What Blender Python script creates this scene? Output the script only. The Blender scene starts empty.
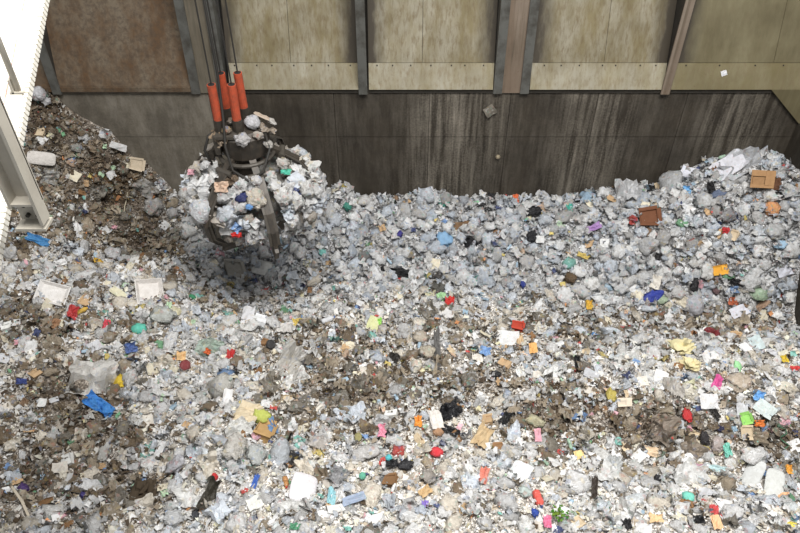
import bpy, bmesh, math, random
import numpy as np
from mathutils import Vector, Matrix, noise as mnoise

random.seed(7); rng = np.random.default_rng(7)
scene = bpy.context.scene
COL = scene.collection

# ------------------------------------------------------------------ camera
F_PX, PITCH, CAMZ = 700.0, math.radians(42.0), 20.0
cd = bpy.data.cameras.new('camera'); cam = bpy.data.objects.new('camera', cd); COL.objects.link(cam)
cd.sensor_width = 36.0; cd.lens = F_PX / 800 * 36.0; cd.clip_end = 200
cam.location = (0, 0, CAMZ); cam.rotation_euler = (math.pi / 2 - PITCH, 0, 0)
scene.camera = cam
# ------------------------------------------------------------------ world + light
w = bpy.data.worlds.new('hall_light'); scene.world = w; w.use_nodes = True
bg = w.node_tree.nodes['Background']; bg.inputs[0].default_value = (0.93, 0.96, 1.0, 1); bg.inputs[1].default_value = 0.36
def area_light(name, loc, target, sx, sy, power, col=(1, 1, 1)):
    l = bpy.data.lights.new(name, 'AREA'); l.shape = 'RECTANGLE'; l.size = sx; l.size_y = sy; l.energy = power; l.color = col
    o = bpy.data.objects.new(name, l); COL.objects.link(o); o.location = loc
    o.rotation_euler = (Vector(target) - Vector(loc)).to_track_quat('-Z', 'Y').to_euler()
    return o
# roof skylight of the bunker hall, above and a little in front of the crane cabin
area_light('roof_skylight', (4.0, 4.5, 33), (3.0, 8.8, 5), 19, 7, 12000, (1.0, 0.985, 0.96))
scene.view_settings.view_transform = 'Standard'; scene.view_settings.look = 'None'
scene.view_settings.gamma = 1.0; scene.view_settings.use_curve_mapping = False
scene.view_settings.exposure = 0.0

# ------------------------------------------------------------------ pixel helpers (photo frame 800x533)
CP, SP = math.cos(PITCH), math.sin(PITCH)
def ray(u, v):
    up = -(v - 266.5) / F_PX
    return np.array([(u - 400.0) / F_PX, CP + up * SP, -SP + up * CP])
def at_y(u, v, y):
    d = ray(u, v); t = y / d[1]; return Vector((d[0] * t, y, CAMZ + d[2] * t))
def at_z(u, v, z):
    d = ray(u, v); t = (z - CAMZ) / d[2]; return Vector((d[0] * t, d[1] * t, z))
def at_x(u, v, x):
    d = ray(u, v); t = x / d[0]; return Vector((x, d[1] * t, CAMZ + d[2] * t))
def project(x, y, z):
    zz = z - CAMZ; dep = y * CP - zz * SP; up = y * SP + zz * CP
    return 400 + F_PX * x / dep, 266.5 - F_PX * up / dep, dep
def lin(c):
    c = np.asarray(c, float) / 255.0
    return np.where(c <= 0.04045, c / 12.92, ((c + 0.055) / 1.055) ** 2.4)

# ------------------------------------------------------------------ materials
def nt(name):
    m = bpy.data.materials.new(name); m.use_nodes = True
    n = m.node_tree.nodes; l = m.node_tree.links
    b = n['Principled BSDF']; return m, n, l, b
def N(n, t, **kw):
    x = n.new(t)
    for k, v in kw.items():
        if k.startswith('i_'): x.inputs[int(k[2:])].default_value = v
        else: setattr(x, k, v)
    return x
def ramp(n, stops):
    r = n.new('ShaderNodeValToRGB'); e = r.color_ramp.elements
    while len(e) < len(stops): e.new(0.5)
    for el, (p, c) in zip(e, stops): el.position = p; el.color = (*c, 1) if len(c) == 3 else c
    return r
def mixc(n, l, fac, a, b, mode='MIX'):
    m = n.new('ShaderNodeMix'); m.data_type = 'RGBA'; m.blend_type = mode
    for s, v in ((m.inputs[0], fac), (m.inputs[6], a), (m.inputs[7], b)):
        if hasattr(v, 'links'): l.new(v, s)
        elif isinstance(v, (int, float)): s.default_value = v
        else: s.default_value = (*v, 1)
    return m.outputs[2]
def mathn(n, l, op, a, b=None, clamp=False):
    m = n.new('ShaderNodeMath'); m.operation = op; m.use_clamp = clamp
    for s, v in ((m.inputs[0], a), (m.inputs[1], b)):
        if v is None: continue
        if hasattr(v, 'links'): l.new(v, s)
        else: s.default_value = v
    return m.outputs[0]
def noise(n, l, vec, scale, detail=4, rough=0.6):
    x = n.new('ShaderNodeTexNoise'); x.inputs['Scale'].default_value = scale
    x.inputs['Detail'].default_value = detail; x.inputs['Roughness'].default_value = rough
    if vec is not None: l.new(vec, x.inputs['Vector'])
    return x.outputs['Fac']
def bump(n, l, b, h, strength, dist=0.02):
    x = n.new('ShaderNodeBump'); x.inputs['Strength'].default_value = strength; x.inputs['Distance'].default_value = dist
    l.new(h, x.inputs['Height']); l.new(x.outputs[0], b.inputs['Normal'])

def mat_item(name, source, rough=0.45, spots=0.0, spot_scale=16, wrinkle=0.0, transl=0.0, spec=0.4):
    m, n, l, b = nt(name)
    geo = n.new('ShaderNodeNewGeometry'); pos = geo.outputs['Position']
    if source == 'attr':
        a = N(n, 'ShaderNodeAttribute', attribute_name='col'); col = a.outputs['Color']
    else:
        a = n.new('ShaderNodeObjectInfo'); col = a.outputs['Color']
    nz = noise(n, l, pos, 7, 3)
    col = mixc(n, l, 1.0, col, ramp_out(n, l, nz, [(0.3, (0.90, 0.89, 0.87)), (0.62, (1.06, 1.06, 1.06))]), 'MULTIPLY')
    if spots > 0.25:
        cn = n.new('ShaderNodeTexNoise'); cn.inputs['Scale'].default_value = 6.5; cn.inputs['Detail'].default_value = 5; cn.inputs['Roughness'].default_value = .7; cn.inputs['Distortion'].default_value = 1.2; l.new(pos, cn.inputs['Vector'])
        col = mixc(n, l, 1.0, col, ramp_out(n, l, cn.outputs['Fac'], [(0.34, (.68, .66, .63)), (0.45, (.94, .93, .92)), (.6, (1.03, 1.03, 1.03)), (.7, (1.14, 1.14, 1.15))]), 'MULTIPLY')
    if spots > 0:
        v = n.new('ShaderNodeTexVoronoi'); v.inputs['Scale'].default_value = spot_scale; l.new(pos, v.inputs['Vector'])
        sep = n.new('ShaderNodeSeparateColor'); l.new(v.outputs['Color'], sep.inputs[0])
        mask = mathn(n, l, 'GREATER_THAN', sep.outputs[0], 0.74)
        mask = mathn(n, l, 'MULTIPLY', mask, spots)
        hue = ramp(n, [(0.0, (.55, .12, .08)), (0.12, (.1, .22, .5)), (.22, (.10, .42, .34)), (.32, (.62, .45, .1)), (.42, (.2, .17, .14)), (.62, (.45, .38, .3)), (.7, (.85, .86, .87)), (1.0, (.6, .52, .42))])
        hue.color_ramp.interpolation = 'CONSTANT'; l.new(sep.outputs[1], hue.inputs[0])
        col = mixc(n, l, mask, col, hue.outputs[0])
    l.new(col, b.inputs['Base Color'])
    b.inputs['Roughness'].default_value = rough; b.inputs['Specular IOR Level'].default_value = spec
    if wrinkle > 0:
        w1 = n.new('ShaderNodeTexNoise'); w1.inputs['Scale'].default_value = 11; w1.inputs['Detail'].default_value = 3
        w1.inputs['Distortion'].default_value = 1.6; l.new(pos, w1.inputs['Vector'])
        vw = n.new('ShaderNodeTexVoronoi'); vw.inputs['Scale'].default_value = 8.5; vw.feature = 'DISTANCE_TO_EDGE'
        wv = n.new('ShaderNodeVectorMath'); wv.operation = 'MULTIPLY_ADD'; l.new(w1.outputs['Color'], wv.inputs[0]); wv.inputs[1].default_value = (.22, .22, .22); l.new(pos, wv.inputs[2])
        l.new(wv.outputs[0], vw.inputs['Vector'])
        hh = mathn(n, l, 'ADD', mathn(n, l, 'POWER', vw.outputs['Distance'], 0.6), mathn(n, l, 'MULTIPLY', w1.outputs['Fac'], 0.5))
        bump(n, l, b, hh, wrinkle, 0.13)
    if transl > 0:
        t = n.new('ShaderNodeBsdfTranslucent'); l.new(col, t.inputs[0])
        mx = n.new('ShaderNodeMixShader'); mx.inputs[0].default_value = transl
        l.new(b.outputs[0], mx.inputs[1]); l.new(t.outputs[0], mx.inputs[2])
        l.new(mx.outputs[0], n['Material Output'].inputs['Surface'])
    return m
def ramp_out(n, l, fac, stops):
    r = ramp(n, stops); l.new(fac, r.inputs[0]); return r.outputs[0]

M = {}
M['bag'] = mat_item('translucent_bag_plastic', 'obj', 0.28, 0.27, 13, 0.6, 0.05, 0.5)
M['bag_stuff'] = mat_item('translucent_bag_plastic_mixed', 'attr', 0.28, 0.27, 13, 0.6, 0.05, 0.5)
M['plastic'] = mat_item('coloured_plastic', 'obj', 0.35, 0, 1, 0.45, 0.0, 0.5)
M['film'] = mat_item('thin_film', 'obj', 0.35, 0.18, 14, 0.45, 0.10, 0.5)
M['paper'] = mat_item('paper', 'obj', 0.8, 0.14, 22, 0.3, 0.1, 0.2)
M['plain'] = mat_item('plain_foam', 'obj', 0.7, 0, 1, 0.35, 0.0, 0.3)
M['card'] = mat_item('cardboard', 'obj', 0.9, 0, 1, 0.15, 0.0, 0.1)
M['scrap'] = mat_item('mixed_scraps', 'attr', 0.6, 0, 1, 0.0, 0.1, 0.3)
M['leaf'] = mat_item('leaves', 'obj', 0.6, 0, 1, 0, 0.15, 0.3)

def mat_heap():
    m, n, l, b = nt('crushed_waste_fines')
    geo = n.new('ShaderNodeNewGeometry'); pos = geo.outputs['Position']
    a = N(n, 'ShaderNodeAttribute', attribute_name='col')
    v = n.new('ShaderNodeTexVoronoi'); v.inputs['Scale'].default_value = 24; l.new(pos, v.inputs['Vector'])
    sep = n.new('ShaderNodeSeparateColor'); l.new(v.outputs['Color'], sep.inputs[0])
    val = ramp_out(n, l, sep.outputs[0], [(0, (.35, .33, .31)), (.45, (.8, .77, .73)), (.8, (1.5, 1.5, 1.5)), (1, (2.2, 2.2, 2.2))])
    col = mixc(n, l, 1.0, a.outputs['Color'], val, 'MULTIPLY')
    l.new(col, b.inputs['Base Color']); b.inputs['Roughness'].default_value = 0.85
    bump(n, l, b, v.outputs['Distance'], 0.8, 0.05)
    return m
M['heap'] = mat_heap()

def mat_metal(name, base, rough=0.5, metallic=0.0, dirt=(0.05, 0.04, 0.03), amt=0.5, scale=3.0):
    m, n, l, b = nt(name)
    tc = n.new('ShaderNodeTexCoord'); geo = n.new('ShaderNodeNewGeometry')
    nz = noise(n, l, geo.outputs['Position'], scale, 6, 0.65)
    f = mathn(n, l, 'MULTIPLY', ramp_out(n, l, nz, [(0.42, (0, 0, 0)), (0.7, (1, 1, 1))]), amt)
    l.new(mixc(n, l, f, base, dirt), b.inputs['Base Color'])
    b.inputs['Roughness'].default_value = rough; b.inputs['Metallic'].default_value = metallic
    return m
M['cream'] = mat_metal('cream_paint', (0.80, 0.77, 0.69), 0.4, 0, (0.55, 0.5, 0.42), 0.25, 2)
M['cream_grey'] = mat_metal('weathered_cream_paint', (0.42, 0.39, 0.33), 0.5, 0, (0.25, 0.22, 0.18), 0.4, 3)
M['redline'] = mat_metal('red_brown_line', (0.6, 0.38, 0.3), 0.5)
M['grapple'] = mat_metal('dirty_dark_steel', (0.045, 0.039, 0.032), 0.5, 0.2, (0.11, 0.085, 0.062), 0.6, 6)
M['grapple_lit'] = mat_metal('lit_grey_steel', (0.085, 0.075, 0.062), 0.5, 0.2, (0.06, 0.05, 0.04), 0.6, 6)  # lighter copy of the grapple steel, lit look put into the colour
M['orange'] = mat_metal('orange_rubber', (0.46, 0.075, 0.03), 0.6, 0, (0.20, 0.055, 0.03), 0.7, 9)
M['hole'] = mat_metal('dark_hole', (0.012, 0.012, 0.012), 0.8)
M['rope'] = mat_metal('steel_rope', (0.035, 0.033, 0.03), 0.6, 0.3)

def streak(n, l, pos, sx, sz, detail=5):
    mp = n.new('ShaderNodeMapping'); mp.inputs['Scale'].default_value = (sx, sx, sz); l.new(pos, mp.inputs['Vector'])
    return noise(n, l, mp.outputs[0], 1.0, detail, 0.65)
def mat_wall():
    m, n, l, b = nt('grimy_bunker_concrete')
    geo = n.new('ShaderNodeNewGeometry'); pos = geo.outputs['Position']
    sep = n.new('ShaderNodeSeparateXYZ'); l.new(pos, sep.inputs[0])
    # lean of scrape marks grows toward the right-hand corner
    st = streak(n, l, pos, 5.5, 0.30); fine = noise(n, l, pos, 14, 5, 0.7); big = noise(n, l, pos, 0.9, 4, 0.6)
    base = mixc(n, l, ramp_out(n, l, big, [(0.35, (0, 0, 0)), (0.7, (1, 1, 1))]), (0.024, 0.0185, 0.0125), (0.050, 0.040, 0.028))
    tot = None
    for cx, wd, amp in ((1.45, 1.1, .95), (6.3, 1.15, .95), (10.9, 1.2, .8), (-2.2, 0.5, .25), (-9.0, 3.2, .55), (3.2, 0.5, 0.4)):
        d = mathn(n, l, 'SUBTRACT', sep.outputs[0], cx); d = mathn(n, l, 'DIVIDE', d, wd); d = mathn(n, l, 'POWER', mathn(n, l, 'ABSOLUTE', d), 4.0)
        g = mathn(n, l, 'DIVIDE', amp, mathn(n, l, 'ADD', d, 1.0))
        tot = g if tot is None else mathn(n, l, 'ADD', tot, g)
    s2 = mathn(n, l, 'ADD', mathn(n, l, 'MULTIPLY', st, 0.75), mathn(n, l, 'MULTIPLY', fine, 0.35))
    f = mathn(n, l, 'MULTIPLY', ramp_out(n, l, s2, [(0.48, (0, 0, 0)), (0.70, (1, 1, 1))]), tot, True)
    col = mixc(n, l, f, base, (0.27, 0.24, 0.195))
    # left bay: bare grey-brown concrete
    lf = mathn(n, l, 'MULTIPLY', mathn(n, l, 'SUBTRACT', -5.3, sep.outputs[0]), 1.2, True)
    col = mixc(n, l, mathn(n, l, 'MULTIPLY', lf, 0.9), col, mixc(n, l, fine, (0.09, 0.078, 0.058), (0.25, 0.222, 0.178)))
    mp = n.new('ShaderNodeMapping'); mp.inputs['Rotation'].default_value = (0, .75, 0); mp.inputs['Scale'].default_value = (2.2, 2.2, .55); l.new(pos, mp.inputs['Vector'])
    sm = noise(n, l, mp.outputs[0], 1.3, 8, 0.72)
    f2 = mathn(n, l, 'MULTIPLY', ramp_out(n, l, sm, [(0.46, (0, 0, 0)), (0.62, (1, 1, 1))]), mathn(n, l, 'ADD', mathn(n, l, 'MULTIPLY', lf, .55), .12))
    col = mixc(n, l, f2, col, (0.26, 0.235, 0.195))
    f3 = mathn(n, l, 'MULTIPLY', ramp_out(n, l, noise(n, l, pos, .55, 6, .7), [(0.46, (0, 0, 0)), (0.6, (1, 1, 1))]), .4)
    col = mixc(n, l, f3, col, (0.028, 0.022, 0.015))
    l.new(col, b.inputs['Base Color']); b.inputs['Roughness'].default_value = 0.62
    bump(n, l, b, fine, 0.25, 0.02)
    return m
M['wall'] = mat_wall()
def mat_plate(name, c1, c2, c3, rust=0.3, edges=None):
    m, n, l, b = nt(name)
    geo = n.new('ShaderNodeNewGeometry'); pos = geo.outputs['Position']
    st = streak(n, l, pos, 2.2, 0.05); st2 = streak(n, l, pos, 11, 0.10); sp = noise(n, l, pos, 9, 5, 0.7); big = noise(n, l, pos, 0.8, 3)
    col = mixc(n, l, ramp_out(n, l, st, [(0.36, (0, 0, 0)), (0.62, (1, 1, 1))]), c1, c2)
    col = mixc(n, l, mathn(n, l, 'MULTIPLY', ramp_out(n, l, st2, [(0.47, (0, 0, 0)), (0.68, (1, 1, 1))]), 0.75), col, c3)
    f = mathn(n, l, 'MULTIPLY', ramp_out(n, l, sp, [(0.6, (0, 0, 0)), (0.72, (1, 1, 1))]), rust)
    col = mixc(n, l, f, col, (0.10, 0.06, 0.03))
    col = mixc(n, l, 1.0, col, ramp_out(n, l, big, [(0.3, (.78, .76, .72)), (0.7, (1.1, 1.1, 1.1))]), 'MULTIPLY')
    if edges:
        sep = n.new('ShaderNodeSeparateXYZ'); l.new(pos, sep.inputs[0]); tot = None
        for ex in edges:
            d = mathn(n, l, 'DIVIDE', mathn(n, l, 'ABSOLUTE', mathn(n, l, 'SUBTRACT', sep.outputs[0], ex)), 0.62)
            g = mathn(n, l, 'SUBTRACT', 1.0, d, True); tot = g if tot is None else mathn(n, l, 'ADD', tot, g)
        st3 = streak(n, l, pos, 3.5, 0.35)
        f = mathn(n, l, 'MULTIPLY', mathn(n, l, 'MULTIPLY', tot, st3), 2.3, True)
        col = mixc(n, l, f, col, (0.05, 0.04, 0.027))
    l.new(col, b.inputs['Base Color']); b.inputs['Roughness'].default_value = 0.55
    return m
RIBX = [at_y(q_, 88, 20.0).x for q_ in (230, 358, 368, 492, 531, 660, 673)]
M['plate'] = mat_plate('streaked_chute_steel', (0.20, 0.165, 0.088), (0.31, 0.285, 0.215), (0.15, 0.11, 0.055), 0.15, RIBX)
M['plate_strip'] = mat_plate('worn_chute_strip', (0.28, 0.245, 0.155), (0.36, 0.335, 0.262), (0.22, 0.17, 0.10), 0.35)
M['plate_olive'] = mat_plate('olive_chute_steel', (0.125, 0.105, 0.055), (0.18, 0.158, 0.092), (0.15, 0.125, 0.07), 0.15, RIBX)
M['plate_olive_strip'] = mat_plate('olive_chute_strip', (0.17, 0.142, 0.07), (0.215, 0.188, 0.11), (0.18, 0.14, 0.08), 0.4)
def mat_rust():
    m, n, l, b = nt('rusty_plate')
    geo = n.new('ShaderNodeNewGeometry'); pos = geo.outputs['Position']
    a = streak(n, l, pos, 1.6, 0.7, 6); c = noise(n, l, pos, 7, 6, 0.7)
    col = mixc(n, l, ramp_out(n, l, a, [(0.38, (0, 0, 0)), (0.62, (1, 1, 1))]), (0.105, 0.058, 0.026), (0.165, 0.130, 0.09))
    col = mixc(n, l, mathn(n, l, 'MULTIPLY', ramp_out(n, l, c, [(0.42, (0, 0, 0)), (0.66, (1, 1, 1))]), 0.75), col, (0.06, 0.042, 0.028))
    l.new(col, b.inputs['Base Color']); b.inputs['Roughness'].default_value = 0.8
    return m
M['rust'] = mat_rust()
M['pier'] = mat_plate('pinkish_pier_concrete', (0.17, 0.125, 0.09), (0.24, 0.195, 0.155), (0.11, 0.085, 0.06), 0.5)
M['pier_grey'] = mat_plate('grey_pier_concrete', (0.13, 0.11, 0.08), (0.18, 0.16, 0.125), (0.09, 0.08, 0.06), 0.4)
M['flange'] = mat_metal('blue_grey_flange', (0.115, 0.115, 0.105), 0.5, 0.1, (0.045, 0.04, 0.032), 0.95, 2.4)
M['dark'] = mat_metal('dark_grime_shade', (0.03, 0.026, 0.02), 0.8, 0, (0.06, 0.05, 0.04), 0.5, 4)
M['floor'] = mat_metal('bunker_floor', (0.08, 0.075, 0.065), 0.9)

# ------------------------------------------------------------------ object helpers
def link(o, parent=None):
    COL.objects.link(o)
    if parent is not None: o.parent = parent
    return o
def tag(o, label=None, cat=None, group=None, kind=None):
    if label: o['label'] = label
    if cat: o['category'] = cat
    if group: o['group'] = group
    if kind: o['kind'] = kind
    return o
def empty(name, loc=(0, 0, 0)):
    o = bpy.data.objects.new(name, None); COL.objects.link(o); o.location = loc; o.empty_display_size = 0.2; return o
def mesh_from(name, v, f, mat=None, smooth=False):
    me = bpy.data.meshes.new(name); me.from_pydata([tuple(p) for p in v], [], [tuple(q) for q in f]); me.update()
    if mat: me.materials.append(mat)
    if smooth: me.polygons.foreach_set('use_smooth', [True] * len(me.polygons))
    return me
def obj(name, v, f, mat, parent=None, smooth=False):
    return link(bpy.data.objects.new(name, mesh_from(name, v, f, mat, smooth)), parent)
BOXF = [(0, 3, 2, 1), (4, 5, 6, 7), (0, 1, 5, 4), (1, 2, 6, 5), (2, 3, 7, 6), (3, 0, 4, 7)]
def box_v(x0, x1, y0, y1, z0, z1):
    return [(x0, y0, z0), (x1, y0, z0), (x1, y1, z0), (x0, y1, z0), (x0, y0, z1), (x1, y0, z1), (x1, y1, z1), (x0, y1, z1)]
class MB:
    def __init__(s): s.v = []; s.f = []
    def add(s, v, f):
        k = len(s.v); s.v += [tuple(p) for p in v]; s.f += [tuple(i + k for i in q) for q in f]; return s
    def box(s, *a): return s.add(box_v(*a), BOXF)
    def prism(s, pts_a, pts_b):          # two matching polygons -> closed prism
        n = len(pts_a); f = [tuple(range(n))[::-1], tuple(range(n, 2 * n))]
        f += [(i, (i + 1) % n, n + (i + 1) % n, n + i) for i in range(n)]
        return s.add(list(pts_a) + list(pts_b), f)
    def tube(s, pts, rad, seg=10, caps=True):
        pts = [Vector(p) for p in pts]; rads = rad if isinstance(rad, (list, tuple)) else [rad] * len(pts)
        k = len(s.v); ref = None
        for i, p in enumerate(pts):
            d = (pts[min(i + 1, len(pts) - 1)] - pts[max(i - 1, 0)]).normalized()
            if ref is None: ref = d.orthogonal().normalized()
            a = (ref - d * ref.dot(d)).normalized(); ref = a; b = d.cross(a)
            for j in range(seg):
                t = 2 * math.pi * j / seg; s.v.append(tuple(p + (a * math.cos(t) + b * math.sin(t)) * rads[i]))
        for i in range(len(pts) - 1):
            for j in range(seg):
                s.f.append((k + i * seg + j, k + i * seg + (j + 1) % seg, k + (i + 1) * seg + (j + 1) % seg, k + (i + 1) * seg + j))
        if caps:
            s.f.append(tuple(k + j for j in range(seg))[::-1]); e = k + (len(pts) - 1) * seg; s.f.append(tuple(e + j for j in range(seg)))
        return s
    def bar(s, pts, wds, ths, up):       # rectangular section swept along pts; width along 'side', thickness along normal
        pts = [Vector(p) for p in pts]; k = len(s.v); up = Vector(up)
        for i, p in enumerate(pts):
            d = (pts[min(i + 1, len(pts) - 1)] - pts[max(i - 1, 0)]).normalized()
            side = d.cross(up).normalized(); nn = side.cross(d).normalized(); w_, t_ = wds[i] / 2, ths[i] / 2
            for a, b in ((-1, -1), (1, -1), (1, 1), (-1, 1)): s.v.append(tuple(p + side * a * w_ + nn * b * t_))
        for i in range(len(pts) - 1):
            for j in range(4): s.f.append((k + i * 4 + j, k + i * 4 + (j + 1) % 4, k + i * 4 + 4 + (j + 1) % 4, k + i * 4 + 4 + j))
        s.f.append((k + 3, k + 2, k + 1, k)); e = k + (len(pts) - 1) * 4; s.f.append((e, e + 1, e + 2, e + 3)); return s
    def build(s, name, mat, parent=None, smooth=False): return obj(name, s.v, s.f, mat, parent, smooth)

# ------------------------------------------------------------------ the bunker
YW = 20.0; XR = 12.9; XL = -15.5; ZLIP = at_y(400, 88, YW).z
tag(MB().box(XL - .6, XR + .6, 2.0, YW + 3.2, -0.4, 0.0).build('floor', M['floor']), 'concrete bunker floor under the rubbish', None, None, 'structure')
wall = tag(MB().box(XL, XR + .6, YW + 0.10, YW + 0.9, 0, ZLIP - 0.02).build('wall_back', M['wall']), 'dark grimy concrete back wall of the bunker below the chutes', None, None, 'structure')
ZS = at_y(400, 137, YW).z
px_cols = [XL] + [at_y(u, 88, YW).x for u in (55, 207, 333, 430, 512, 600, 690)] + [XR]
for i in range(len(px_cols) - 1):
    a, b = px_cols[i] + 0.008, px_cols[i + 1] - 0.008
    for z0, z1 in ((0.0, ZS - 0.012), (ZS + 0.012, ZLIP - 0.02)):
        MB().box(a, b, YW, YW + 0.10, z0, z1).build('panel', M['wall'], wall)
_bk = lambda z, o_: (YW + .25 + (z - ZLIP) * .30 + o_)
MB().prism([(XL, _bk(ZLIP - .1, 0), ZLIP - .1), (XR + 2.4, _bk(ZLIP - .1, 0), ZLIP - .1), (XR + 2.4, _bk(15, 0), 15), (XL, _bk(15, 0), 15)], [(XL, _bk(ZLIP - .1, .2), ZLIP - .1), (XR + 2.4, _bk(ZLIP - .1, .2), ZLIP - .1), (XR + 2.4, _bk(15, .2), 15), (XL, _bk(15, .2), 15)]).build('backing_slab', M['dark'], wall)
tag(MB().box(XR, XR + 0.6, 2.6, YW + 0.10, 0, ZLIP + 0.3).build('wall_right', M['wall']), 'dark concrete right wall of the bunker', None, None, 'structure')
tag(MB().box(XL - 0.6, XL, 2.6, YW + 0.10, 0, ZLIP + 3).build('wall_left', M['wall']), 'concrete left wall of the bunker', None, None, 'structure')
tag(MB().box(XL - .6, XR + .6, 2.0, 2.6, 0, 10.5).build('wall_front', M['wall']), 'concrete front wall of the bunker below the crane cabin', None, None, 'structure')

# chutes: plates sloping back above the lip
ZT = 15.0; LEAN = 0.30                       # metres back per metre up
def plate_pt(x, z, off=0.0): return (x, YW - 0.10 + (z - ZLIP) * LEAN - off, z)
def slab(x0, x1, z0, z1, off, th, x0t=None, x1t=None):
    x0t = x0 if x0t is None else x0t; x1t = x1 if x1t is None else x1t
    A = [plate_pt(x0, z0, off), plate_pt(x1, z0, off), plate_pt(x1t, z1, off), plate_pt(x0t, z1, off)]
    return A, [(p[0], p[1] + th, p[2]) for p in A]
X = lambda u, v=88: at_y(u, v, YW - 0.1).x
rs = ray(400, 63); zs = CAMZ + rs[2] * (YW - .1 + (CAMZ - ZLIP) * LEAN) / (rs[1] - rs[2] * LEAN)
def chute(x0, x1, label, m1, m2, strip=True, lipmat='dark', extra=None):
    e = empty('tipping_chute', ((x0 + x1) / 2, YW, ZLIP)); tag(e, label, 'chute')
    inv = Matrix.Translation(-e.location)
    def P(name, mb, mat): mb.v = [tuple(inv @ Vector(p)) for p in mb.v]; return mb.build(name, mat, e)
    mid = (x0 + x1) / 2
    if strip:
        seam = x0 + (x1 - x0) * random.uniform(.42, .6)
        P('chute_plate', MB().prism(*slab(x0, seam - .006, zs + 0.012, ZT, 0, .06)), M[m1])
        P('chute_plate', MB().prism(*slab(seam + .006, x1, zs + 0.012, ZT, 0, .06)), M[m1])
        P('wear_strip', MB().prism(*slab(x0 + .0, x1 - .0, ZLIP, zs - 0.004, 0.012, .06)), M[m2])
        k = MB()
        for i in range(7):
            bx = x0 + (x1 - x0) * (i + .5) / 7 + random.uniform(-.1, .1); p = plate_pt(bx, zs - 0.06, 0.02)
            k.box(p[0] - .018, p[0] + .018, p[1] - .012, p[1] + .03, p[2] - .018, p[2] + .018)
        bo = P('bolt_row', k, M['dark']); tag(bo, kind='stuff')
    else:
        P('chute_plate', MB().prism(*slab(x0, x1, ZLIP + 0.09, ZT, 0, .06)), M[m1])
    P('lip', MB().box(x0, x1, YW - 0.13 if not strip else YW - 0.05, YW + .12, ZLIP - (0.07 if not strip else 0.14), ZLIP + (.086 if not strip else -.004)), M[lipmat])  # on strip chutes the lip's dark colour carries the shadow band under the plate
    if extra: extra(e, P)
    return e
pier1 = (X(191), X(226)); pier3 = (X(494), X(529)); fin0 = X(56); fin2 = X(363); fin4 = X(666)
fw = 0.085
chute(fin0 + fw, pier1[0] - 0.02, 'rust-brown chute plate above the dirty heap on the left', 'rust', 'rust', False, 'rust')
chute(X(-110), fin0 - fw, 'shadowed rusty chute plate behind the cream girder', 'rust', 'rust', False, 'rust')
chute(pier1[1] + .12, fin2 - fw, 'beige streaked chute plate right behind the orange rope sleeves', 'plate', 'plate_strip')
chute(fin2 + fw + .1, pier3[0] - .03, 'beige streaked chute plate between thin rib and pink-brown pier', 'plate', 'plate_strip')
chute(pier3[1] + .03, fin4 - fw, 'pale beige chute plate just right of the pink-brown pier', 'plate', 'plate_strip')
def corner(e, P):
    xa, xb = X(772), XR + 2.4; za = ZLIP; d = at_y(800, 125, YW - .1); k = (za - d.z) / (d.x - xa)
    y = YW - 0.112
    P('corner_gusset', MB().prism([(xa, y, za - .004), (xb, y, za - k * (xb - xa)), (xb, y, za - .004)], [(xa, y + .06, za - .004), (xb, y + .06, za - k * (xb - xa)), (xb, y + .06, za - .004)]), M['plate_olive'])
chute(fin4 + fw, XR + 2.4, 'olive-beige chute plate with sloping corner above the right heap', 'plate_olive', 'plate_olive_strip', True, 'dark', corner)

def pier(x0, x1, label, mat, proj):
    e = empty('pier', ((x0 + x1) / 2, YW, ZLIP)); tag(e, label, 'pier'); c = e.location
    def side(xa, xb, y0, yt, yb):
        A = [(xa, y0, ZLIP - .14), (xa, yt, ZT), (xa, yb + 3.0, ZT), (xa, yb, ZLIP - .14)]
        B = [(xb, *p[1:]) for p in A]
        return [tuple(Vector(p) - c) for p in A], [tuple(Vector(p) - c) for p in B]
    MB().prism(*side(x0, x1, YW - .06, YW - .06 + proj, YW + .3)).build('core', mat, e)
    fl = (x1 - x0) * 0.24
    for a, b in ((x0 - .01, x0 + fl), (x1 - fl, x1 + .01)):
        MB().prism(*side(a, b, YW - .12, YW - .12 + proj, YW + .1)).build('flange', M['flange'], e)
    return e
pier(*pier1, 'wide grey concrete pier behind the crane ropes', M['pier_grey'], 0.35)
pier(*pier3, 'pink-brown pier with blue-grey steel flanges between two beige chutes', M['pier'], 0.35)
def fin(x, label, front='flange'):
    e = empty('rib', (x, YW, ZLIP)); tag(e, label, 'rib'); c = e.location
    for nm, w_, mat, y0, yt, y1 in (('web', fw * .8, 'dark', YW - .10, YW - 0.02, YW + .2), ('edge_flange', fw * 1.6, front, YW - .16, YW - .10, YW - .10)):
        A = [(x - w_, y0, ZLIP - .14), (x - w_, yt, ZT), (x - w_, y1 + (2.2 if nm == 'web' else 0.0) + .02, ZT), (x - w_, y1, ZLIP - .14)]
        B = [(x + w_, *p[1:]) for p in A]
        MB().prism([tuple(Vector(p) - c) for p in A], [tuple(Vector(p) - c) for p in B]).build(nm, M[mat], e)
fin(fin0, 'thin steel rib beside the cream girder')
fin(fin2, 'thin dark steel rib between the two left beige chutes')
fin(fin4, 'thin steel rib left of the olive-beige chute', 'pier')

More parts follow.
